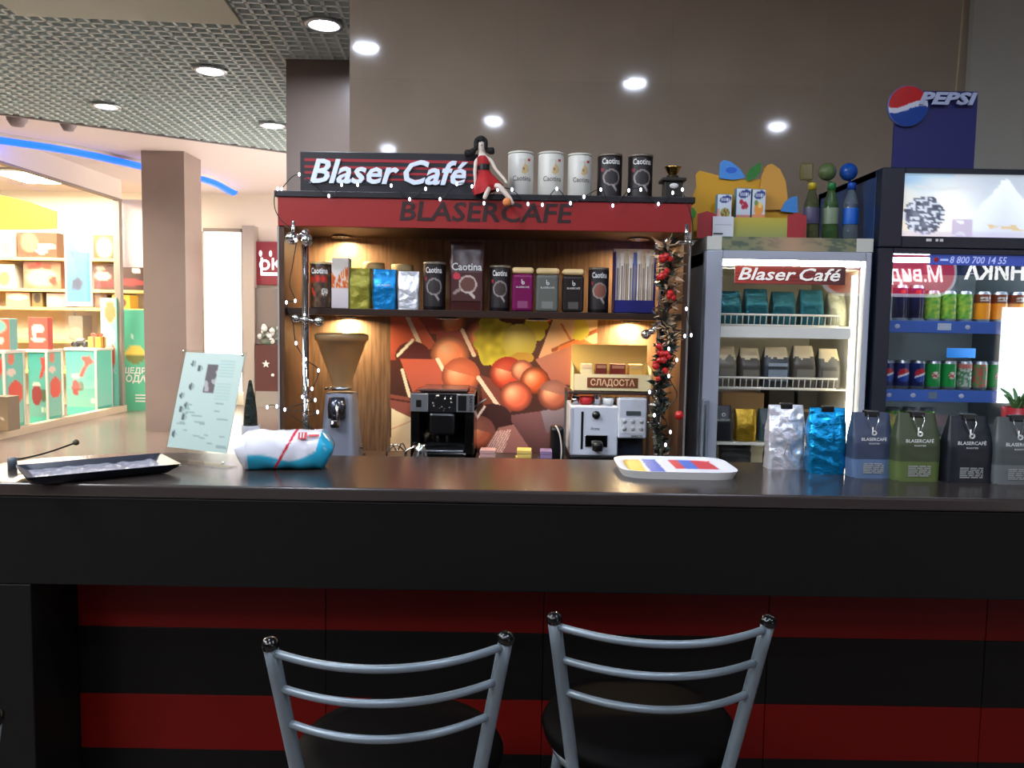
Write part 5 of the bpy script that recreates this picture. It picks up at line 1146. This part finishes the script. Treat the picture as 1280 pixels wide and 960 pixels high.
for i, (a, c, py, rgb, lab) in enumerate([(893, 920, 434, (96, 92, 76), 'olive grey pack at the left end of the fridge middle shelf'), (922, 950, 436, (70, 66, 60), 'dark pack second from the left on the fridge middle shelf'), (952, 986, 434, (48, 58, 66), 'dark blue pack with pale label in the centre of the fridge middle shelf'), (988, 1018, 432, (74, 70, 62), 'brown grey pack right of the dark blue one on the fridge middle shelf'), (1020, 1049, 435, (84, 82, 74), 'grey pack at the right end of the fridge middle shelf')]):
    o = fbag(a, c, py, SZ[1]+.002, mat('fpack_%d' % i, rgb, .4), lab, i+11, crumple=.003, d=.085, shoulder=.8)
    x0, x1 = P(a, 430, Y1).x, P(c, 430, Y1).x; w_ = (x1-x0)*.86; h = P(985, py, Y1).z-SZ[1]
    o.data.materials.append(mat('flap_tan', (206, 188, 150), .5)); k_ = len(o.data.materials)-1
    for pf in o.data.polygons:
        if pf.center.z > h*.66 and (pf.normal.y < -.2 or pf.normal.z > .5) and pf.center.z > h*(.72+.12*noise.noise((pf.center.x*40, i*3, 0))): pf.material_index = k_
    b = MB(); b.box(-w_*.4, w_*.4, -.047, -.0455, h*.16, h*.44, mat('fpack_label_%d' % (i == 2), (120, 134, 146) if i == 2 else (110, 106, 96), .5)); 
    if i == 2: b.box(-w_*.4, w_*.4, -.047, -.0455, h*.52, h*.60, mat('fpack_print', (150, 160, 170), .5))
    b.build('label_print', o)
fbag(892, 918, 508, SZ[2]+.004, mat('pack_black', (20, 24, 32), .42), 'black coffee bag at the left of the lower fridge shelf', 21, crumple=.003, text=.6)
fbag(921, 948, 512, SZ[2]+.004, mat('gold_foil', (176, 140, 40), .3, .7, bump=.3, noise_scale=40), 'gold foil coffee bag on the lower fridge shelf', 22, shoulder=1)
fbag(950, 975, 511, SZ[2]+.004, mat('fpack_teal', (56, 76, 78), .4), 'dark teal bag right of the gold one on the lower fridge shelf', 23, crumple=.003)
Y2 = FF+.34
for a, c, py, h0, rgb, lab in [(905, 958, 492, 0, (196, 160, 116), 'tan carton at the back of the lower fridge shelf'), (964, 996, 488, 0, (52, 48, 42), 'dark carton at the back of the lower fridge shelf, behind the silver pack'), (1000, 1026, 486, 0, (64, 62, 58), 'dark grey carton at the back of the lower fridge shelf, at the right')]:
    x0, x1 = P(a, 430, Y2).x, P(c, 430, Y2).x; z0 = SZ[2]+.003; z1 = P(985, py, Y2).z
    b = MB(); b.box(-(x1-x0)/2, (x1-x0)/2, 0, .12, 0, z1-z0, mat('carton_%d' % rgb[0], rgb, .6), .003); b.box(-(x1-x0)*.46, (x1-x0)*.46, -.001, 0, (z1-z0)*.5, (z1-z0)*.56, mat('carton_tape', (150, 130, 100), .5)); tag(b.build('carton', None, ((x0+x1)/2, Y2, z0)), lab, 'box')
for a, c, lab in [(905, 945, 'dark bag lying low on the bottom fridge shelf at the left'), (962, 1036, 'wide dark bag on the bottom fridge shelf behind the counter packs')]:
    x0, x1 = P(a, 430, Y1).x, P(c, 430, Y1).x; b, fy = pack_mesh(x1-x0, .10, .43, mat('low_bag', (30, 30, 26), .45), .006, seed=31); tag(b.build('coffee_bag', None, ((x0+x1)/2, Y1+.02, .624)), lab, 'coffee bag', BG)
# ================================================================ THINGS ON TOP OF THE WHITE FRIDGE
# low patterned carton tray with white corners
YT2 = FF+.02; x0, x1 = P(884, 305, YT2).x, P(1092, 305, YT2).x; w = x1-x0; h = P(985, 297, YT2).z-FT
def camo(u, v):
    n = noise.noise((u*9, v*2, 4))+.5*noise.noise((u*22, v*6, 8)); c = (78, 92, 74) if n < -.05 else (122, 124, 92)
    if .25 < u < .78: c = mix(c, (176, 142, 112), max(0, 1-abs(u-.52)*3.2))
    return c
t = thing('carton_tray', 'long shallow carton with a green and brown print and white corners on the white fridge', 'carton', ((x0+x1)/2, YT2, FT+.001))
b = MB(); b.box(-w/2+.03, w/2-.04, .006, .30, 0, h, mat('tray_card', (120, 116, 92), .6)); b.art(camo, w-.072, h, 60, 8, T(-.004, .004, h/2) @ FRONT); b.build('tray', t)
for s, wd in ((-1, .055), (1, .062)): b = MB(); x = s*(w/2-wd/2); b.box(x-wd/2, x+wd/2, -.0, .006, .0, h, mat('corner_white', (196, 196, 186), .6), .001); b.box(s*w/2-(.004 if s > 0 else 0), s*w/2+(0 if s > 0 else .004), .006, .30, 0, h, MATS['corner_white']); b.build('corner', t)
ZT = FT+.0015+h
# cut-out juice display
YD = FF+.16
t = thing('juice_display', 'yellow fruit-shaped cardboard juice display with blue and green leaves on the white fridge', 'display stand', (P(935, 290, YD).x, YD, ZT))
ox = t.location.x
def D(pts, Y=YD): return [(P(x, y, Y).x-ox, P(x, y, Y).z-ZT) for x, y in pts]
b = MB(); YEL = mat('display_yellow', (206, 152, 26), .5); b.prism([(x, max(0, z)) for x, z in D([(862, 300), (860, 262), (868, 243), (872, 232), (871, 217), (876, 212), (892, 216), (912, 222), (940, 224), (955, 222), (957, 208), (964, 205), (976, 210), (984, 228), (986, 252), (992, 262), (998, 272), (1000, 300)])], .004, YEL, T(0, .02, 0) @ FRONT); b.build('back_card', t)
def leaf(name, pts, rgb, y, lab=None, r=.5):
    b = MB(); b.prism(D(pts), .004, mat('display_%s_%d_%d_%d' % (name, *rgb), rgb, r), T(0, y, 0) @ FRONT); o = b.build(name, t)
    if lab: o['label'] = lab
    return o
leaf('leaf', [(900, 222), (901, 203), (906, 199), (916, 202), (926, 210), (933, 221), (918, 224)], (70, 140, 214), .012, 'light blue leaf')
b = MB(); bb = D([(915, 212)])[0]; b.prism([(bb[0]+.022*math.cos(a*PI/8), bb[1]+.012*math.sin(a*PI/8)) for a in range(16)], .001, mat('leaf_blot', (40, 100, 200), .5), T(0, .0105, 0) @ FRONT); b.build('leaf_print', t)
leaf('leaf', [(935, 226), (934, 218), (940, 209), (950, 203), (953, 203), (952, 214), (945, 222)], (40, 120, 44), .010, 'green leaf')
leaf('fruit_slice', [(953, 262), (951, 235), (953, 218), (960, 206), (966, 204), (976, 211), (983, 226), (986, 252), (988, 262)], (206, 150, 60), .008)
leaf('leaf', [(856, 270), (855, 262), (860, 258), (868, 260), (871, 266), (868, 272), (860, 273)], (60, 140, 40), .004, 'round green leaf')
leaf('leaf', [(976, 264), (982, 252), (990, 246), (997, 245), (998, 266)], (60, 130, 200), .004, 'blue leaf at the right')
def lip(u, v):
    if u < .2: return (176, 40, 44) if v < .42+.3*math.sin(u*16) else (206, 168, 50)
    if u > .82: return (170, 60, 70) if v < .38 else (206, 160, 50)
    return mix((186, 170, 60), (140, 150, 90), v)
b = MB(); l0, l1 = D([(868, 270)])[0], D([(1000, 300)])[0]; lw = l1[0]-l0[0]; lh = D([(930, 268)])[0][1]
b.box(l0[0], l1[0], -.062, -.059, 0, lh*.80, mat('display_lip', (170, 160, 80), .5)); b.box(l0[0], l1[0], -.06, .02, 0, .003, MATS['display_lip']); b.art(lip, lw, lh*.8, 44, 12, T((l0[0]+l1[0])/2, -.0632, lh*.4) @ FRONT)
for xx in (D([(878, 300)])[0][0], D([(988, 300)])[0][0]): b.prism([(xx-.036, 0), (xx+.036, 0), (xx+.036, lh*.9), (xx, lh*1.02), (xx-.036, lh*.9)], .003, mat('lip_red', (160, 44, 50), .5), T(0, -.064, 0) @ FRONT)
b.build('front_lip', t)
# price tag
YP = YD-.075; x0, x1 = P(891, 280, YP).x, P(917, 280, YP).x; z1 = P(900, 270.5, YP).z; zb = ZT
b = MB(); hh = z1-ZT; b.box(-(x1-x0)/2, (x1-x0)/2, 0, .002, hh*.02, hh, mat('tag_white', (206, 210, 218), .5)); b.box(-(x1-x0)*.45, (x1-x0)*.0, -.0006, 0, hh*.17, hh*.23, DARKINK); b.box(-(x1-x0)*.42, (x1-x0)*.42, -.0006, 0, hh*.60, hh*.63, mat('tag_print', (160, 164, 172), .5)); b.box(-.02, .02, 0, .005, 0, .004, ACRYL)
tag(b.build('price_tag', None, ((x0+x1)/2, YP, ZT)), 'white price tag in front of the juice cartons', 'price tag')
# juice cartons
def juice(kind):
    def f(u, v):
        c = mix((206, 214, 222), (186, 200, 212), v)
        d = ((u-.55)/.42)**2+((v-.17-.1*(.5-u))/.13)**2
        if d < 1: c = (34, 60, 130) if not (.35 < v*3.2 < .7 and abs(u-.55) < .3 and (u*11) % 1 < .5) else (206, 214, 226)
        if kind == 0:
            if ((u-.55)/.35)**2+((v-.68)/.2)**2 < 1: c = (150, 152, 66) if noise.noise((u*9, v*9, 1)) < .1 else (120, 70, 60)
            if u < .16 and v > .5: c = (220, 150, 140)
        if kind == 1:
            for a, e in [(.35, .42), (.6, .48), (.5, .58), (.7, .55)]:
                if math.hypot(u-a, (v-e)*1.6) < .14: c = (176, 36, 66)
            if v > .82: c = (190, 120, 110)
        if kind == 2:
            if math.hypot(u-.5, (v-.62)*1.6) < .36: c = (226, 150, 60)
            if math.hypot(u-.6, (v-.5)*1.6) < .15: c = (236, 206, 110)
            if math.hypot(u-.3, (v-.42)*1.6) < .14: c = (110, 140, 60)
            if v > .8: c = (216, 140, 90)
        return c
    return f
for i, (a, c, py0, pyb, dy, lab) in enumerate([(896.5, 914.5, 243, 300, -.05, 'juice carton with green fruit print behind the price tag'), (920, 938.2, 235, 300, -.042, 'juice carton with red berries, middle of the three cartons'), (939.8, 956.5, 236, 300, -.042, 'juice carton with orange fruit print, right of the berry carton')]):
    Y = YD+dy; x0, x1 = P(a, 260, Y).x, P(c, 260, Y).x; z1 = P(930, py0, Y).z; zz = ZT+.0035
    # the taller two stand on a hidden step, so the printed part begins higher up
    printed_box('juice_carton', lab, 'juice carton', x0, x1, Y, .036, zz, z1, (lambda k: lambda u, v: juice(k)(u, v*1.55) if v < .645 else (206, 160, 70))(i), (90, 140, 160), 22, 44, 'juice cartons on the white fridge', bev=.002)
# bottles with ball toppers
def bottle(label, px, topc, capc, bodyc, labc, topx, sq=False, r=.031):
    Y = FF+.15; a = P(px, 290, Y); t = thing('drink_bottle', label, 'bottle', (a.x, Y, ZT+.0045), 0, 'bottles with round toppers on the white fridge'); zz = ZT+.0045
    hz = lambda py: P(px, py, Y).z-zz
    h = hz(234); b = MB(); GLb = mat('bottle_%d' % bodyc[0], bodyc, .08, trans=.75, spec=.6, ior=1.33)
    b.lathe([(0, .006), (r*.5, .0), (r*.85, .0), (r, .012), (r*.98, h*.18), (r*.90, h*.30), (r*.96, h*.42), (r*.97, h*.58), (r*.86, h*.70), (r*.60, h*.84), (r*.42, h*.93), (r*.42, h*.97), (0, h*.97)], GLb, 28); b.build('body', t)
    b = MB(); b.lathe([(r*.965, h*.30), (r*.985, h*.32), (r*.985, h*.58), (r*.965, h*.60)], mat('blabel_%d_%d' % labc[:2], labc, .4), 28); b.lathe([(r*.86, h*.62), (r*.84, h*.64), (r*.80, h*.68)], mat('blabel_%d_%d' % labc[:2], labc, .4), 28); b.build('label_band', t)
    b = MB(); b.lathe([(0, h*1.08), (r*.44, h*1.08), (r*.50, h*1.06), (r*.52, h*.95), (r*.46, h*.95)], mat('cap_%d_%d' % capc[:2], capc, .35), 24); b.build('cap', t)
    tx = P(topx, 216, Y).x-a.x; ht = (hz(204)+hz(226))/2; b = MB(); tm = mat('topper_%d_%d' % topc[:2], topc, .1, trans=.25, spec=.8)
    if sq: b.box(tx-.026, tx+.026, -.008, .008, ht-.032, ht+.034, tm, .007)
    else: b.sphere((tx, 0, ht), .034, tm, 20)
    b.tube([(0, 0, h*1.075), (tx, 0, ht-.03)], .004, tm, 6); b.build('topper', t)
bottle('clear bottle with a yellow cap and a square yellowish topper on the white fridge', 1013, (120, 112, 66), (176, 156, 36), (120, 126, 84), (70, 66, 96), 1008, True)
bottle('green bottle with a round green topper on the white fridge', 1037, (96, 116, 72), (30, 110, 56), (96, 140, 76), (120, 136, 110), 1034)
bottle('clear bottle with a blue cap and a round blue topper on the white fridge', 1062, (24, 84, 176), (20, 70, 160), (150, 170, 186), (30, 96, 190), 1060.5)
b = MB(); x0, x1 = P(1003, 300, FF+.15).x, P(1078, 300, FF+.15).x
b.box(x0-.02, x1+.0, FF+.09, FF+.21, ZT+.0005, ZT+.004, ACRYL); b.box(x0-.02, x1, FF+.088, FF+.090, ZT+.0005, ZT+.045, ACRYL)
tag(b.build('acrylic_stand'), 'clear acrylic holder under the three bottles on the white fridge', 'stand')
# ================================================================ BLUE DRINKS FRIDGE
BX0 = 1.352; BX1 = 2.09; BF = 3.0; BT = 2.118; bw = BX1-BX0; bx = (BX0+BX1)/2; BD = .62
NAV = mat('fridge_navy', (24, 32, 46), .35); NAVS = mat('fridge_blue_side', (36, 62, 104), .4)
t = thing('drinks_fridge', 'dark blue drinks fridge with a lit mountain header, full of cans, at the right edge', 'fridge', (bx, BF, 0)); hw = bw/2
b = MB(); b.box(-hw, -hw+.03, .052, BD, .06, BT, NAVS, .004); b.box(hw-.03, hw, .052, BD, .06, BT, NAVS, .004); b.box(-hw, hw, BD-.03, BD, .06, BT, NAVS); b.box(-hw, hw, .052, BD, BT-.03, BT, NAV, .004); b.box(-hw, hw, .052, BD, .06, .22, NAV); b.box(-hw+.02, hw-.02, .08, BD, 0, .06, BLACK); b.build('cabinet', t)
bxx = lambda px, Y=BF: P(px, 400, Y).x-bx
bz = lambda py, Y=BF, px=1190: P(px, py, Y).z
b = MB(); ht, hb = bz(217), bz(296); hl = bxx(1122); hr = hw-.03
b.box(-hw, hl, -.002, .05, bz(310), BT, NAV, .004); b.box(hr, hw, -.002, .05, bz(310), BT, NAV, .004); b.box(hl, hr, -.002, .05, ht, BT, NAV, .002); b.box(hl, hr, -.002, .05, bz(310), hb, NAV, .002); hd = b.build('header_frame', t)
def mount(u, v):
    u = u/.76
    n = noise.noise((u*4, v*5, 2)); n2 = noise.noise((u*14, v*14, 7))
    c = mix((128, 170, 206), (236, 224, 200), min(1, v*1.3+.2+n*.3)) if u < .4 else mix((180, 190, 200), (214, 226, 236), v)
    g = math.exp(-(((u-.35)/.22)**2+((v-.55)/.4)**2)); c = mix(c, (255, 255, 252), g*.95)
    pk = .55-.5*max(0, 1-abs(u-.80)/.22)+.06*n2
    if v > pk and u > .5: c = mix((232, 242, 248), (206, 214, 226), (v-pk)*1.4+n2*.2)
    d = ((u-.17)/.16)**2+((v-.66)/.30)**2
    if d < 1+.3*n2: c = mix((112, 120, 136), (60, 66, 84), .5+n2*.9) if noise.noise((u*30, v*22, 1)) < .12 else (206, 214, 224)
    if v > .7 and .40 < u < .56 and n2 > -.3: c = mix(c, (176, 160, 186), .7)
    if abs(v-.24+.35*(u-.3)**2*4) < .012 and .1 < u < .5: c = (206, 206, 200)
    if v > .9: c = mix(c, (190, 180, 206), .5)
    if u > .66 and .78 < v < .88 and n2 > 0: c = (210, 190, 150)
    return c
b = MB(); b.box(hl, hr, .012, .04, hb, ht, WHITE); b.art(mount, hr-hl, ht-hb, 72, 40, T((hl+hr)/2, .008, (hb+ht)/2) @ FRONT, BACKLIT); b.build('lit_header', t)
b = MB(); zc = bz(301); x = bxx(1152)
for dx_, w_ in [(0, .012), (.035, .006), (.05, .008)]: b.box(x+dx_, x+dx_+w_*1.6, -.004, -.001, zc-.004, zc+.006, WHITEINK, .001)
b.build('header_badge', hd)
# door
dl, dr2, dt, db = bxx(1113), hw-.05, bz(318), .20
b = MB(); b.box(-hw, dl, -.0, .05, .07, bz(311), NAV, .004); b.box(dr2, hw, 0, .05, .07, bz(311), NAV, .004); b.box(dl, dr2, 0, .05, dt, bz(311), NAV, .002); b.box(dl, dr2, 0, .05, .07, db, NAV, .002); dd_ = b.build('door', t)
b = MB(); b.box(dl, dr2, .014, .02, db, dt, glass_mat('drinks_glass', 1.72)); b.build('glass_pane', dd_)
b = MB(); x0, x1 = bxx(1160), dr2; z0, z1 = bz(331), bz(318); b.box(x0, x1, .011, .0135, z0, z1, mat('strip_blue', (54, 74, 158), .4, emit=.5), .0005); b.text('8 800 700 14 55', (z1-z0)*.95, mat('strip_ink', (176, 190, 240), .4, emit=.4), T(bxx(1220.5), .0105, (z0+z1)/2-.001) @ FRONT, shear=.2, width=(bxx(1256)-bxx(1185)), bold=.015)
b.sphere((bxx(1168), .011, (z0+z1)/2), .009, REDINK, 12, (1, .1, 1)); b.box(bxx(1173), bxx(1183), .0104, .0106, (z0+z1)/2-.004, (z0+z1)/2+.003, MATS['strip_ink']); b.build('phone_strip', dd_)
b = MB(); b.box(-hw+.035, hw-.035, BD-.034, BD-.03, .22, BT-.35, mat('inner_grey', (140, 150, 150), .5)); b.box(-hw+.03, -hw+.034, .06, BD-.03, .22, BT-.35, MATS['inner_grey']); b.box(hw-.034, hw-.03, .06, BD-.03, .22, BT-.35, MATS['inner_grey']); b.build('liner', t)
b = MB(); b.box(-hw+.05, hw-.05, .065, .085, dt-.025, dt-.008, mat('cold_lamp', (226, 240, 255), .4, emit=28)); b.box(hw-.055, hw-.04, .065, .08, .4, dt-.06, MATS['cold_lamp']); b.build('lamp', t)
BZ = [bz(402), bz(490), bz(570), .80]
BLUESTRIP = mat('shelf_strip_blue', (48, 92, 176), .4, emit=.12)
for i, z in enumerate(BZ):
    b = MB(); b.box(-hw+.036, hw-.036, .075, BD-.04, z-.006, z-.001, mat('shelf_wire_grey', (150, 160, 168), .4)); b.box(-hw+.036, hw-.036, .062, .072, z-.044, z+.002, BLUESTRIP, .002)
    if i < 2:
        for px, w_ in ((1192, 17),) if i == 0 else ((1182, 11),): b.box(bxx(px)-w_*.0015, bxx(px)+w_*.0015, .0605, .062, z-.032, z-.006, mat('shelf_tag', (190, 206, 226), .4) if i == 0 else mat('shelf_tag_grey', (110, 130, 150), .4))
        for px in ((1222, 1132) if i == 0 else (1126, 1157, 1219)): b.sphere((bxx(px), .062, z-.02), .011, mat('shelf_badge', (190, 200, 220), .4), 10, (1, .15, .8))
    b.build('shelf', t)
b = MB(); b.box(bxx(1186, 3.3), bxx(1222, 3.3), .30, .303, bz(447, 3.3), bz(435, 3.3), mat('neon_blue_label', (20, 140, 236), .4, emit=.5)); b.build('blue_label', t)
# cans
CG = 'cans in the blue drinks fridge'
def can(label, px, Y, base, r, h, fn, seg=24):
    t = thing('drink_can', label, 'can', (P(px, 440, Y).x, Y, base), rnd.uniform(-.15, .15), CG)
    b = MB(); b.lathe([(0, .004), (r*.75, .0), (r*.82, .002), (r, .012)], STEEL, seg); b.grid(lambda u, v: (r*math.sin(u*2*PI), -r*math.cos(u*2*PI), lerp(.012, h-.012, v)), 36, 24, ARTGLOSS, colfn=lambda p: fn((math.atan2(p.x, -p.y)/(2*PI)), 1-p.z/h), close_u=True); b.build('body', t)
    b = MB(); b.lathe([(r, h-.012), (r*.84, h-.002), (r*.82, h), (r*.80, h-.004), (0, h-.004)], STEEL, seg); b.box(-.008, .008, -.010, .012, h-.003, h-.0015, STEEL); b.build('lid', t)
def fn_blue(u, v):
    c = mix((20, 44, 110), (14, 28, 80), v)
    d = math.hypot(u*6.28*.033/.028, (v-.52)*.118/.028)
    if d < 1: return (190, 46, 56) if v-.52 < -.05-u*.6 else ((220, 224, 232) if v-.52 < .02-u*.6 else (30, 70, 160))
    return c
def fn_green(u, v):
    c = (24, 140, 64)
    if math.hypot(u*5, (v-.5)*3) < .4: c = (206, 220, 206) if noise.noise((u*30, v*16, 2)) > .0 else (180, 60, 50)
    return c
def fn_yg(u, v): return mix((60, 140, 60), (166, 186, 66), .5+.9*noise.noise((u*14, v*9, 3))+(.25-abs(v-.5)))
def fn_mix(u, v):
    n = noise.noise((u*16, v*8, 6)); return (190, 110, 96) if v < .25 else ((180, 190, 180) if n > .05 else (80, 130, 90))
def fn_rg(u, v):
    n = noise.noise((u*16, v*8, 12)); return (90, 140, 90) if n > -.05 else (190, 90, 80)
def fn_orange(u, v):
    if v < .40: return (110, 52, 30) if not (abs(u) < .1 and abs(v-.25) < .07 and noise.noise((u*40, v*20, 1)) > -.1) else (190, 190, 180)
    return (226, 142, 34)
def fn_dark(u, v):
    c = mix((24, 30, 84), (12, 16, 40), v)
    if abs(u+.02) < .05 and abs(v-.2) < .05: return (190, 60, 60)
    return c
YC = BF+.13; r1 = .0285
hc = bz(451, YC)-BZ[1]
for i, (px, fn, lab) in enumerate([(1107, fn_blue, 'blue can at the left end of the lower can row'), (1126.5, fn_blue, 'second blue can from the left in the lower can row'), (1146, fn_blue, 'third blue can, beside the green ones in the lower can row'), (1165.5, fn_green, 'green can beside the blue cans in the lower can row'), (1185, fn_green, 'second green can in the lower can row'), (1204.5, fn_mix, 'pale can with a reddish top in the lower can row'), (1224, fn_rg, 'can with red and green print in the lower can row'), (1243.5, fn_green, 'green can right of the red and green one in the lower can row'), (1263, fn_mix, 'pale can near the right edge in the lower can row')]):
    can(lab, px+2, YC, BZ[1]+.0005, r1, hc, fn)
hc = bz(364, YC)-BZ[0]
for i, (px, fn, lab) in enumerate([(1122, fn_dark, 'dark navy can at the left end of the upper can row'), (1142, fn_dark, 'second dark navy can in the upper can row'), (1162, fn_yg, 'first yellow green can in the upper can row'), (1182, fn_yg, 'second yellow green can in the upper can row'), (1202, fn_yg, 'yellow green can beside the orange ones in the upper can row'), (1224, fn_orange, 'orange can beside the yellow green ones in the upper can row'), (1245, fn_orange, 'orange can near the right end of the upper can row'), (1267, fn_orange, 'orange can at the right edge of the upper can row')]):
    can(lab, px, YC, BZ[0]+.0005, r1 if i < 5 else .0305, hc+.02*(i < 2)-.0, fn)
hc = .115
for i, (px, fn, lab) in enumerate([(1120, fn_yg, 'yellow green can at the left of the lowest visible can row'), (1141, fn_yg, 'second yellow green can of the lowest visible can row'), (1163, fn_yg, 'third yellow green can of the lowest visible can row')]):
    can(lab, px, YC+.02, BZ[2]+.0005, r1, bz(510, YC+.02)-BZ[2], fn)
# ---------------- sign board on the blue fridge
YS2 = 3.22; a0, a1 = P(1117, 180, YS2).x, P(1219, 180, YS2).x; zt = P(1170, 114, YS2).z; w = a1-a0; h = zt-BT
t = thing('brand_sign', 'blue sign board with a red white and blue globe, standing on the drinks fridge', 'sign', ((a0+a1)/2, YS2, BT+.001))
SBL = mat('signboard_blue', (26, 34, 104), .45)
b = MB(); b.box(-w/2, w/2, 0, .012, 0, h, SBL, .001); b.box(-w/2, w/2, -.004, .08, 0, .006, SBL); b.build('board', t)
gx, gz = P(1133, 133, YS2).x-(a0+a1)/2, P(1133, 134, YS2).z-BT; R = .079
def globe(u, v):
    x, y = (u-.5)*2, (.5-v)*2; w1 = .10+.22*math.sin(x*2.2)*1.0; w0 = -.20+.22*math.sin(x*2.2)
    return (186, 34, 36) if y > w1 else ((206, 212, 226) if y > w0 else (24, 66, 150))
b = MB(); b.lathe([(0, -.004), (R, -.004), (R, .008), (0, .008)], mat('globe_rim', (90, 110, 170), .4), 40, T(gx, -.006, gz) @ Matrix.Rotation(PI/2, 4, 'X')); b.art(globe, 1, 1, 44, 44, T(gx, -.0148, gz) @ FRONT, ARTGLOSS, lambda p: (lambda n: Vector((p.x*2*n*R*.97, p.y*2*n*R*.97, 0)))(max(abs(p.x), abs(p.y))/max(1e-6, math.hypot(p.x, p.y)))); b.build('globe', t)
b = MB(); lx0, lx1 = P(1146, 125, YS2).x-(a0+a1)/2, P(1218, 125, YS2).x-(a0+a1)/2; b.text('PEPSI', .062, mat('sign_pale_letters', (172, 184, 214), .45), T((lx0+lx1)/2, -.019, P(1180, 126, YS2).z-BT) @ FRONT, ext=.003, bold=.04, shear=.25, width=lx1-lx0); b.build('lettering', t)
# cord
b = MB(); b.tube(smooth_path([P(1194, 128, 3.5), P(1199, 70, 3.6), P(1203, 20, 3.65), P(1207, -50, 3.7), P(1208, -90, 3.7)], 6), .004, mat('cord_beige', (150, 140, 110), .6), 8)
tag(b.build('ceiling_cable'), 'thin beige cord hanging down behind the blue sign board', 'cord')
# ================================================================ ACROSS THE HALL, BEHIND THE CAMERA: the lit shop signs mirrored in the fridge door
def MR(px, py, Yv=12.05): q = P(px, py, Yv); return Vector((q.x, 2*(BF+.017)-Yv, q.z))
a, c = MR(1193, 318), MR(1030, 364); yS = a.y
t = thing('shop_sign', 'lit red shop sign across the hall, mirrored in the drinks fridge door', 'sign', ((a.x+c.x)/2, yS, c.z)); w = abs(a.x-c.x); h = a.z-c.z
LM2 = Matrix.Rotation(PI, 4, 'Z')
def rr(w, h, r, n=8):
    o_ = []
    for cx_, cy_, s0 in [(w/2-r, h/2-r, 0), (-w/2+r, h/2-r, PI/2), (-w/2+r, -h/2+r, PI), (w/2-r, -h/2+r, 1.5*PI)]: o_ += [(cx_+r*math.cos(s0+k_*PI/2/n), cy_+r*math.sin(s0+k_*PI/2/n)) for k_ in range(n+1)]
    return o_
b = MB(); b.prism(rr(w*1.06, h*1.22, h*.55), .05, mat('sign_rim_lit', (236, 236, 250), .5, emit=3), LM2 @ T(0, .01, h/2) @ FRONT); b.prism(rr(w*1.02, h*1.06, h*.5), .05, mat('sign_red_lit', (200, 30, 40), .5, emit=5), LM2 @ T(0, .0, h/2) @ FRONT); b.build('panel', t)
LIT = mat('letters_lit', (255, 255, 255), .5, emit=9)
b = MB(); tx = (a.x+c.x)/2-MR(1150, 345).x; b.text('М.видео', h*.56, LIT, LM2 @ T(-w*.5+.14, -.02, h*.46) @ FRONT, bold=.02, shear=.2, sx=.86, align='LEFT'); b.build('lettering', t)
t = thing('shop_sign', 'lit white letters of the shop across the hall, mirrored in the drinks fridge door', 'sign', (MR(1206, 340).x, yS, MR(1240, 351).z))
b = MB(); hh = MR(1240, 331).z-MR(1240, 351).z; b.box(-.02, 3.2, -.10, -.06, -.10, hh+.15, mat('fascia_behind', (40, 46, 42), .6)); b.text('ЭЛЕКТРОНИКА', hh*1.35, LIT, LM2 @ T(-0, -.0, hh/2) @ FRONT, bold=.03, align='RIGHT'); b.build('letters', t)
q0, q1 = MR(1258, 384), MR(1300, 505); b = MB(); b.box(min(q0.x, q1.x), max(q0.x, q1.x), yS-.1, yS-.05, q1.z, q0.z, mat('far_window_lit', (240, 250, 255), .5, emit=14)); b.box(min(q0.x, q1.x)-.08, max(q0.x, q1.x)+.08, yS-.16, yS-.1, q1.z-.08, q0.z+.08, FR)
b.box(min(q0.x, q1.x)-.08, max(q0.x, q1.x)+.08, yS-.16, yS-.05, 0, q1.z-.08, FR); struct(b.build('window_4'))
# ================================================================ LIGHT
w = bpy.data.worlds.new('World'); SC.world = w; w.use_nodes = True; w.node_tree.nodes['Background'].inputs[0].default_value = (.6, .65, .7, 1); w.node_tree.nodes['Background'].inputs[1].default_value = .12
for i, (x, y) in enumerate([(-2.9, .9), (-2.9, -1.6), (-4.4, 2.6)]):  # panels out of view, added to wash the stone wall with light
    b = MB(); b.box(-.6, .6, -.6, .6, .015, .05, WHITE, .004); o = tag(b.build('ceiling_panel_light', None, (x, y, ZC-.06)), ['square panel light over the seats left of the bar', 'square panel light behind the seats left of the bar', 'square panel light over the walkway left of the bar'][i], 'ceiling light', 'square panel lights over the walkway')
    b = MB(); b.box(-.57, .57, -.57, .57, 0, .015, mat('panel_light_glow', (246, 248, 252), .5, emit=30)); b.build('diffuser', o)
SC.cycles.max_bounces = 8; SC.cycles.transparent_max_bounces = 16; SC.cycles.sample_clamp_indirect = 4; SC.cycles.caustics_reflective = False; SC.cycles.caustics_refractive = False
